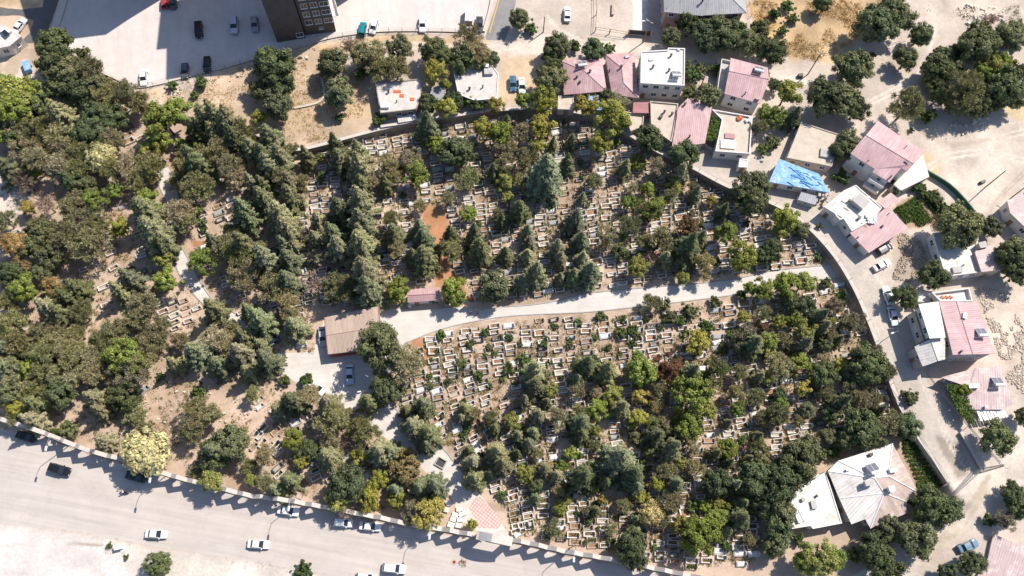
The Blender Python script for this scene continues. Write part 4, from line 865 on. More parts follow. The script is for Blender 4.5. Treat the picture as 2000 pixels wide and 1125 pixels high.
# ------------------------------------------------------------------ vehicles
def loft(b, st, m=0):
    """st: (x, halfwidth, zlow, zhigh)"""
    rings = []
    for x, w, z0, z1 in st:
        k = .1*min(1, w)
        rings.append([(x, -w*.9, z0), (x, w*.9, z0), (x, w, z0+.12), (x, w, z1-.16), (x, w*.93, z1-.04), (x, w*.6, z1), (x, -w*.6, z1), (x, -w*.93, z1-.04), (x, -w, z1-.16), (x, -w, z0+.12)])
    for a, c in zip(rings, rings[1:]):
        for i in range(10): j = (i+1) % 10; b.face([a[i], a[j], c[j], c[i]][::-1], m)
    b.face(rings[0], m); b.face(rings[-1][::-1], m)
CARS = {
 'sedan': dict(L=4.35, W=.85, body=[(-2.17, .66, .42, .74), (-2.08, .77, .3, .92), (-1.4, .83, .24, .98), (-.2, .85, .22, .96), (.95, .85, .22, .95), (1.55, .83, .25, .88), (2.05, .78, .32, .76), (2.17, .66, .42, .64)], base=(-1.55, 1.0, .76), top=(-1.0, .2, .62), zb=.93, zt=1.42),
 'hatchback': dict(L=3.9, W=.83, body=[(-1.95, .7, .42, .8), (-1.9, .79, .3, .98), (-1.2, .83, .24, 1.0), (.8, .83, .22, .98), (1.4, .81, .25, .9), (1.85, .76, .32, .78), (1.95, .64, .42, .66)], base=(-1.88, 1.0, .75), top=(-1.6, .25, .62), zb=.95, zt=1.5),
 'suv': dict(L=4.6, W=.92, body=[(-2.28, .78, .5, .95), (-2.22, .86, .38, 1.1), (-1.4, .92, .32, 1.12), (1.0, .92, .3, 1.1), (1.7, .9, .33, 1.03), (2.2, .85, .42, .9), (2.3, .74, .5, .75)], base=(-2.15, 1.05, .84), top=(-1.8, .3, .70), zb=1.07, zt=1.7),
 'minibus': dict(L=5.6, W=.98, body=[(-2.8, .9, .5, 1.2), (-2.75, .96, .38, 1.28), (-1.0, .98, .32, 1.3), (1.4, .98, .32, 1.28), (2.3, .95, .36, 1.2), (2.7, .9, .42, .98), (2.8, .8, .5, .8)], base=(-2.7, 2.25, .92), top=(-2.6, 1.45, .85), zb=1.25, zt=2.25),
}
PROTO = {}
def car_proto(kind):
    c = CARS[kind]; t = empty('car', (0, 0, -50)); B = MB(); loft(B, c['body'])
    (x0, x1, w), (u0, u1, v), zb, zt = c['base'], c['top'], c['zb'], c['zt']
    rf = [(u0-.04, v), (u0+.3, v+.02), (u1-.2, v+.02), (u1+.04, v)]
    for (a, wa), (b2, wb) in zip(rf, rf[1:]):
        B.face([(a, -wa, zt), (b2, -wb, zt), (b2, 0, zt+.05), (a, 0, zt+.05)]); B.face([(a, 0, zt+.05), (b2, 0, zt+.05), (b2, wb, zt), (a, wa, zt)])
    for s in (-1, 1):
        for a, k in ((x0, u0), (x1, u1)): B.tube((a, s*w, zb), (k, s*v, zt), .05, n=5)
        xm = (x0+x1)/2-.1; um = (u0+u1)/2; B.tube((xm, s*w, zb), (um, s*v, zt), .04, n=4)
        B.tube((u0, s*v, zt), (u1, s*v, zt), .045, n=5); B.box((x1-.25, s*(w+.14), zb+.05), (.2, .2, .14))
    B.build('body', 'paint', t, False)
    def pane(n, q): b = MB(); b.face(q); return b.build(n, 'glass', t)
    pane('windscreen', [(x1, -w, zb), (x1, w, zb), (u1, v, zt-.01), (u1, -v, zt-.01)]); pane('rear_window', [(x0, w, zb), (x0, -w, zb), (u0, -v, zt-.01), (u0, v, zt-.01)])
    for s in (-1, 1):
        q = [(x0, s*w, zb), (u0, s*v, zt-.01), (u1, s*v, zt-.01), (x1, s*w, zb)]; pane('side_window', q if s < 0 else q[::-1])
    Lh, Wd = c['L']/2, c['W']
    for s in (-1, 1):
        for x in (-Lh*.6, Lh*.62):
            b = MB(); b.tube((x, s*(Wd-.2), .31), (x, s*(Wd+.01), .31), .31, n=14); wo = b.build('wheel', 'tyre', t)
            b = MB(); b.tube((x, s*(Wd+.0), .31), (x, s*(Wd+.03), .31), .19, n=10); b.build('rim', 'rim', wo)
        zf = c['body'][-2][3]-.12; xf = c['body'][-2][0]
        b = MB(); b.box((xf+.04, s*.55, zf), (.12, .32, .14)); b.build('headlight', 'lamp_glass', t)
        xr = c['body'][0][0]; b = MB(); b.box((xr+.03, s*.58, c['body'][1][3]-.2), (.12, .26, .16)); b.build('taillight', 'tail', t)
    PROTO[kind] = t; return t
USED = set()
def car(kind, px, py, hd, col, label, z=None, group='parked cars', cat='car'):
    if kind not in PROTO: car_proto(kind)
    z = gz(px, py) if z is None else z
    t = PROTO[kind] if kind not in USED else copy_tree(PROTO[kind]); USED.add(kind)
    # the photograph shows the car's roof: step back down the sight line to its foot
    p = at(px, py, z+.8); q = at(px+hd[0]*10, py+hd[1]*10, z+.8)
    t.location = (p.x, p.y, z+.01); t.rotation_euler = (0, 0, math.atan2(q.y-p.y, q.x-p.x)); tag(t, label, cat, group)
    t.name = {'minibus': 'minibus', 'suv': 'car'}.get(kind, 'car')
    for c in t.children:
        if c.name.startswith('body'): c.color = (*col, 1)
    return t
WH, SV, BK, GR = (.72, .72, .72), (.40, .42, .45), (.012, .012, .014), (.09, .10, .115)
car('sedan', 305, 1043, (1, .04), WH, 'white sedan driving on the road, nearest the bright sand', group='cars on the road')
car('sedan', 505, 1063, (1, .06), WH, 'white sedan driving mid-road below the parked white cars', group='cars on the road')
car('suv', 770, 1110, (1, .1), WH, 'boxy white van on the road at the bottom edge', group='cars on the road')
car('hatchback', 716, 1128, (1, .1), WH, 'white car cut by the bottom edge of the photo', group='cars on the road')
car('sedan', 563, 998, (1, .15), WH, 'white sedan parked at the wall under a lamp pole', group='cars at the cemetery wall')
car('hatchback', 670, 1021, (1, .07), WH, 'white car with open roof glass, parked first of a tight pair', group='cars at the cemetery wall')
car('sedan', 723, 1028, (1, .1), (.75, .75, .73), 'white sedan parked second of a tight pair at the wall', group='cars at the cemetery wall')
car('suv', 116, 917, (1, .3), BK, 'black car on the sunlit road beside the zigzag wall shadow', group='cars on the road')
car('sedan', 266, 931, (1, .25), (.014, .025, .03), 'dark green-black car in shade below the cream-leaved tree', group='cars at the cemetery wall')
car('sedan', 51, 853, (1, .3), BK, 'black car in deep shade at the wall near the left edge', group='cars at the cemetery wall')
car('sedan', 683, 731, (0.02, 1), (.42, .52, .62), 'pale blue sedan standing in the yard below the pavilion')
car('sedan', 630, 657, (.08, 1), SV, 'silver sedan half under the pavilion roof edge')
car('sedan', 527, 668, (-.8, .4), (.015, .02, .05), 'dark blue car in tree shade left of the pavilion')
car('hatchback', 619, 757, (.6, .5), WH, 'white car almost hidden under trees by the yard')
car('suv', 388, 58, (.05, 1), BK, 'black car in building shadow alone mid-lot', group='cars in the parking lot')
car('suv', 457, 49, (0, 1), (.5, .52, .55), 'silver-white car in building shadow, upper pair, left one', group='cars in the parking lot')
car('sedan', 497, 46, (.1, 1), (.28, .30, .33), 'grey car closest to the apartment block wall', group='cars in the parking lot')
car('sedan', 404, 125, (0, 1), BK, 'black sedan backed to the lot fence in shadow', group='cars in the parking lot')
car('hatchback', 361, 138, (0, 1), GR, 'grey hatchback at the shadow edge by the lot fence', group='cars in the parking lot')
car('sedan', 280, 151, (0, 1), WH, 'white sedan alone in sun at the lot corner', group='cars in the parking lot')
car('hatchback', 322, 3, (0, -1), (.35, .05, .06), 'red car at the top edge of the lot', group='cars in the parking lot')
car('sedan', 338, 2, (0, -1), GR, 'dark grey car next to the red one at the top edge', group='cars in the parking lot')
car('hatchback', 708, 56, (.15, -1), (.0, .20, .25), 'teal car by the lot fence', group='cars in the parking lot')
car('hatchback', 730, 52, (-.3, 1), WH, 'white car angled beside the teal one', group='cars in the parking lot')
car('sedan', 825, 47, (0, 1), WH, 'white car with sunroof alone at the lot fence', group='cars in the parking lot')
car('minibus', 916, 38, (-.08, 1), WH, 'long white minibus at the lot corner', group='cars in the parking lot', cat='minibus')
car('sedan', 936, 47, (-.03, 1), (.05, .06, .07), 'dark grey car beside the white minibus', group='cars in the parking lot')
car('sedan', 1108, 27, (.02, -1), WH, 'white sedan parked on the bare dirt yard')
car('hatchback', 1002, 163, (.05, 1), (.05, .13, .19), 'blue car of the pair beside the dirt lane trees')
car('sedan', 1019, 167, (.08, 1), (.62, .66, .62), 'white car of the pair beside the dirt lane trees')
car('sedan', 38, 49, (.75, -1), WH, 'white car by the white house at the top left')
car('sedan', 1723, 517, (1, -.52), WH, 'white sedan parked askew at the alley bend', group='cars in the alley')
car('sedan', 1735, 577, (-.35, -1), WH, 'white sedan in the alley beside the round shrub', group='cars in the alley')
car('sedan', 1745, 617, (.25, 1), (.6, .66, .7), 'white sedan with bluish bonnet, lower of the alley pair', group='cars in the alley')
car('hatchback', 1728, 486, (1, -.55), (.02, .025, .035), 'dark car tucked under the pink roof edge at the bend', group='cars in the alley')
car('sedan', 1892, 1066, (1, -.4), (.13, .23, .32), 'car under a pale blue cover by the dirt street', group='cars in the alley')
# ------------------------------------------------------------------ foliage meshes
rg = np.random.default_rng(11)
def unit(n):
    v = rg.normal(size=(n, 3)); return v/np.linalg.norm(v, axis=1)[:, None]
def leafmesh(name, c, nrm, size, asp=.55, mats=('leaf',), direc=None):
    """one pointed leaf-sized face per centre"""
    n = len(c); t = unit(n) if direc is None else direc
    u = t-(t*nrm).sum(1)[:, None]*nrm; u /= np.linalg.norm(u, axis=1)[:, None]+1e-9
    w = np.cross(nrm, u); s = (size if np.ndim(size) else np.full(n, size))[:, None]
    P = np.stack([c-u*s, c+w*s*asp, c+u*s, c-w*s*asp], 1).reshape(-1, 3)
    me = bpy.data.meshes.new(name); me.vertices.add(4*n); me.vertices.foreach_set('co', P.astype(np.float32).ravel())
    me.loops.add(4*n); me.loops.foreach_set('vertex_index', np.arange(4*n)); me.polygons.add(n); me.polygons.foreach_set('loop_start', np.arange(0, 4*n, 4)); me.update()
    for m in mats: me.materials.append(MATS[m])
    return me
def crown_broad(name, ncl=46, per=105, size=.085, gap=.0, zr=(.55, 2.05), spiky=0, flat=1.0, lump=1.0):
    """crown of radius 1: clumps spread through an uneven ellipsoid"""
    zc, zh = (zr[0]+zr[1])/2, (zr[1]-zr[0])/2
    lob = unit(6); lw = rg.uniform(-.22, .24, 6)*lump
    cs = []
    while len(cs) < ncl:
        d = unit(1)[0]
        if d[2] < -.55: continue
        r = rg.uniform(.5, .95)*(1+sum(lw*np.clip(lob @ d, 0, 1)**2))
        cs.append((d*np.array((1, 1, zh))*r+np.array((0, 0, zc)), rg.uniform(.11, .27)))
    C_, N_, D_ = [], [], []
    for c, r in cs:
        if rg.random() < gap: continue
        n = int(per*(r/.2)**2); d = unit(n); d[:, 2] = np.abs(d[:, 2])*rg.choice([1, 1, -1], n); rad = r*rg.uniform(.35, 1.15, n)
        C_.append(c+d*rad[:, None]*np.array((1, 1, .85*flat)))
        out = d*.9+(c-np.array((0, 0, zc)))*.6+np.array((0, 0, .35)); N_.append(out+rg.normal(size=(n, 3))*.42); D_.append(d)
    d = unit(260); C_.append(d*rg.uniform(.2, .6, 260)[:, None]*np.array((1, 1, zh))+np.array((0, 0, zc))); N_.append(unit(260)); D_.append(d)
    C_, N_, D_ = np.concatenate(C_), np.concatenate(N_), np.concatenate(D_); N_ /= np.linalg.norm(N_, axis=1)[:, None]
    sz = size*rg.uniform(.6, 1.35, len(C_)); sz[-260:] *= 2.0
    if spiky:
        k = unit(len(C_)); N_ = np.cross(D_+k*.3, k); N_ /= np.linalg.norm(N_, axis=1)[:, None]
        return leafmesh(name, C_, N_, sz*1.5, .2, direc=D_+rg.normal(size=C_.shape)*.3)
    return leafmesh(name, C_, N_, sz)
def crown_conifer(name, h=3.4, nwh=15, per=125, droop=.25, full=1.0):
    """whorls of flat feathery boughs round a straight leader"""
    C_, N_, D_ = [], [], []; a0 = 0
    for k in range(nwh):
        t = (k+.3)/nwh; nb = int(rg.integers(4, 7)) if t < .8 else 4; a0 += rg.uniform(.5, 1.2)
        for q in range(nb):
            az = a0+q*2*math.pi/nb+rg.normal()*.18; L_ = ((1-t)**full*rg.uniform(.72, 1.18)+.07)
            z0 = .3+t*(h-.36)+rg.normal()*.05; n = int(per*(.25+L_)); s = rg.uniform(.08, 1, n)**.7
            dirv = np.array((math.cos(az), math.sin(az), 0)); sd_ = np.array((-math.sin(az), math.cos(az), 0))
            wd = .34*L_*(1-s*.85)*np.clip(s*3, 0, 1)+.015; wob = rg.uniform(-1, 1, n)*wd
            zz = z0+.12*s*L_-droop*(s*L_)**2+.10*s**3*L_+rg.normal(size=n)*.022-np.abs(wob)*.25
            C_.append(dirv*(s*L_)[:, None]+sd_*wob[:, None]+np.array((0, 0, 1))*zz[:, None])
            D_.append(dirv+sd_*(np.sign(wob)*.7)[:, None]+rg.normal(size=(n, 3))*.2+np.array((0, 0, .1)))
            N_.append(np.array((0, 0, .75))+rg.normal(size=(n, 3))*.32+dirv*.65)
    n = 60; C_.append(np.stack([rg.normal(size=n)*.02, rg.normal(size=n)*.02, rg.uniform(h-.35, h+.06, n)], 1)); D_.append(np.array((0, 0, 1))+rg.normal(size=(n, 3))*.6); N_.append(unit(n))
    C_, N_, D_ = np.concatenate(C_), np.concatenate(N_), np.concatenate(D_); N_ /= np.linalg.norm(N_, axis=1)[:, None]
    return leafmesh(name, C_, N_, .10*rg.uniform(.6, 1.4, len(C_)), .28, direc=D_)
def trunk_mesh(name, h, limbs=7, lo_=.5, spread=.7, r=.075, dead=False):
    b = MB(); pts = [Vector((0, 0, -.05))]
    for i in range(4): pts.append(pts[-1]+Vector((rnd.uniform(-.05, .05), rnd.uniform(-.05, .05), h/4)))
    for i in range(4): b.tube(pts[i], pts[i+1], r*(1-i*.22), r*(1-(i+1)*.22), 7, cap=False)
    for k in range(limbs):
        a = k*2.4+rnd.uniform(-.3, .3); u = rnd.uniform(lo_, .95)*4; i = min(3, int(u)); s = pts[i].lerp(pts[i+1], u-i)
        e = s+Vector((math.cos(a)*spread*rnd.uniform(.6, 1), math.sin(a)*spread*rnd.uniform(.6, 1), h*rnd.uniform(.12, .32))); m_ = s.lerp(e, .5)+Vector((0, 0, -.05))
        b.tube(s, m_, r*.45, r*.3, 5, cap=False); b.tube(m_, e, r*.3, r*.08, 5, cap=False)
        for q in range(8 if dead else 2):
            s2 = m_.lerp(e, rnd.uniform(-.6, .9)); b.tube(s2, s2+Vector((rnd.uniform(-.35, .35), rnd.uniform(-.35, .35), rnd.uniform(.0, .3))), r*.14, r*.04, 4, cap=False)
    return b.mesh(name, ['bark'], True)
def protos(f, n): return [f(i) for i in range(n)]
PT = {
 'C': (protos(lambda i: crown_conifer('crown', rg.uniform(3.9, 4.5), int(rg.integers(15, 19)), 125, rg.uniform(.1, .35), rg.uniform(.8, 1.1)), 7), trunk_mesh('trunk', 3.8, 0, r=.05)),
 'P': (protos(lambda i: crown_broad('crown', int(rg.uniform(46, 64)), 105, .056, .06, (.5, 2.2), 1, .8, 2.2), 10), trunk_mesh('trunk', 1.6, 7, .4)),
 'B': (protos(lambda i: crown_broad('crown', int(rg.uniform(74, 96)), 100, .063, .0, (.5, 1.95), 0, .9, 1.5), 9), trunk_mesh('trunk', 1.4, 7)),
 'G': (protos(lambda i: crown_broad('crown', int(rg.uniform(46, 64)), 105, .062, .0, (.55, 2.2), 0, .75, 2.0), 9), trunk_mesh('trunk', 1.6, 7)),
 'W': (protos(lambda i: crown_broad('crown', 110, 60, .085, .0, (.5, 1.8), 0, .8), 2), trunk_mesh('trunk', 1.3, 7)),
 'D': (protos(lambda i: crown_broad('crown', 26, 55, .05, .1, (.4, 2.4), 1, .8, 1.6), 3), trunk_mesh('trunk', 2.2, 12, .2, .8, .06, True)),
 'S': (protos(lambda i: crown_broad('crown', 22, 70, .12, .05, (.1, 1.5), 0, .9, 1.6), 5), trunk_mesh('trunk', .8, 5, .1, .6, .08)),
}
PT['Y'] = PT['G']; PT['O'] = PT['G']; PT['R'] = PT['G']
COLR = {'C': [(0.255, 0.261, 0.138), (0.194, 0.211, 0.108), (0.317, 0.305, 0.182), (0.232, 0.256, 0.151)], 'P': [(0.316, 0.294, 0.156), (0.279, 0.271, 0.142), (0.364, 0.325, 0.208), (0.240, 0.244, 0.119)],
        'B': [(0.129, 0.153, 0.070), (0.106, 0.135, 0.064), (0.169, 0.178, 0.091)], 'G': [(0.235, 0.281, 0.061), (0.196, 0.250, 0.058), (0.281, 0.297, 0.086)],
        'Y': [(0.330, 0.314, 0.068), (0.281, 0.286, 0.064), (0.341, 0.297, 0.080)], 'O': [(.29, .20, .085), (.25, .19, .085)], 'R': [(0.186, 0.096, 0.054), (0.166, 0.109, 0.058)],
        'W': [(0.486, 0.435, 0.218)], 'D': [(0.333, 0.243, 0.198), (0.282, 0.224, 0.173)], 'S': [(0.083, 0.128, 0.041), (0.109, 0.154, 0.051), (0.128, 0.147, 0.064)]}
WORD = {'C': ['grey-green', 'dark green', 'pale dusty', 'blue-green'], 'P': ['olive', 'dull green', 'dusty', 'dark olive'], 'B': ['dark green', 'deep green', 'mid-green'], 'G': ['bright green', 'fresh green', 'light green'],
        'Y': ['yellow-green', 'golden green', 'yellowing'], 'O': ['orange-leaved', 'rusty-leaved'], 'R': ['red-brown', 'brown-leaved'], 'W': ['cream-leaved'], 'D': ['dry brown', 'bare greyish'], 'S': ['green', 'leafy green', 'dull green']}
KIND = {'C': ('cedar_tree', 'cedar', 'conifer'), 'P': ('pine_tree', 'pine', 'pine'), 'B': ('broadleaf_tree', 'broad round tree', 'tree'), 'G': ('leafy_tree', 'loose leafy tree', 'tree'), 'Y': ('yellowing_tree', 'tree', 'tree'),
        'O': ('autumn_tree', 'tree', 'tree'), 'R': ('autumn_tree', 'tree', 'tree'), 'W': ('cream_tree', 'tree', 'tree'), 'D': ('dry_tree', 'dying tree', 'tree'), 'S': ('shrub', 'shrub', 'shrub')}
GRP = {'C': 'cedars among the graves', 'P': 'pines among the graves', 'B': 'broad-leaved trees', 'G': 'loose leafy trees', 'Y': 'yellowing trees', 'O': 'autumn-coloured trees', 'R': 'autumn-coloured trees', 'W': 'cream-leaved trees', 'D': 'dying trees', 'S': 'shrubs'}
HT = {'C': 4.2, 'P': 2.15, 'B': 1.95, 'G': 2.2, 'Y': 2.1, 'O': 2.1, 'R': 2.1, 'W': 1.75, 'D': 2.3, 'S': 1.4}
LAND = [('pink kiosk roof', 828, 575), ('tan pavilion roof', 690, 645), ('orange soil plot', 850, 480), ('red-white tiled paving', 950, 1010), ('torn blue tarpaulin', 1560, 340), ('garden house roof', 1715, 950), ('white garden wing', 1590, 985),
        ('dark apartment block', 600, 50), ('teal car', 708, 56), ('lot corner white sedan', 280, 151), ('grey-roofed stone house', 780, 187), ('ragged white house', 930, 163), ('pink pyramid roof', 1141, 148), ('long pink hip roof', 1216, 145),
        ('white two-storey house', 1294, 130), ('glossy pink gable roof', 1462, 155), ('slate-roofed house', 1380, 15), ('orange tile heap', 1443, 231), ('tan mud-roofed house', 1595, 282), ('broad pale pink roof', 1735, 290), ('cluttered white roof', 1665, 405),
        ('askew white sedan', 1723, 517), ('white canopy roof', 1820, 625), ('maroon-pink roof', 1885, 640), ('patched sheet roof', 1925, 755), ('lattice pole', 1905, 922), ('path east end', 1630, 530), ('pale blue sedan', 683, 731),
        ('minibus', 916, 38), ('shaded white flat house', 1870, 495), ('cream-leaved tree', 283, 880), ('black car', 116, 917), ('pale western path', 368, 530), ('sunlit grave cluster', 352, 610), ('lone white grave', 48, 627), ('retaining wall bend', 593, 290),
        ('field wall end', 743, 250), ('shaded white car pair', 700, 1025), ('path stub', 322, 350), ('left edge sand patch', 15, 400), ('yellow round tree', 1362, 672), ('path middle lamp', 1296, 584), ('bright wallside tree', 1233, 1073), ('lone track tree', 1770, 115), ('alley wall curve', 1700, 640), ('open dirt ground', 340, 790), ('gravel pit grave', 862, 903), ('blue car pair', 1010, 165)]
ORD = ['nearest', 'second', 'third', 'fourth', 'fifth', 'sixth', 'seventh', 'eighth', 'ninth', 'tenth', 'eleventh', 'twelfth', 'thirteenth', 'fourteenth', 'fifteenth', 'sixteenth', 'seventeenth', 'eighteenth', 'nineteenth', 'twentieth']
DIRS = ('right of', 'above', 'left of', 'below')
def locate(px, py):
    best = min(LAND, key=lambda l: (l[1]-px)**2+(l[2]-py)**2); dx, dy = px-best[1], best[2]-py
    return best[0], (0 if abs(dx) >= abs(dy) and dx > 0 else 2 if abs(dx) >= abs(dy) else 1 if dy > 0 else 3), math.hypot(dx, dy)
def label_set(items):
    """items: (object, px, py, head, look) -> unique labels by look, landmark, side and rank"""
    B_ = {}
    for o, px, py, head in items:
        l, d, r = locate(px, py); B_.setdefault((head, l, d), []).append((r, o))
    for (head, l, d), L_ in B_.items():
        L_.sort(key=lambda q: q[0])
        for i, (r, o) in enumerate(L_):
            o['label'] = f'{head} {DIRS[d]} the {l}' if len(L_) == 1 else f'{head}, {ORD[min(i, 19)]} {DIRS[d]} the {l}' if i else f'{head}, nearest {DIRS[d]} the {l}'
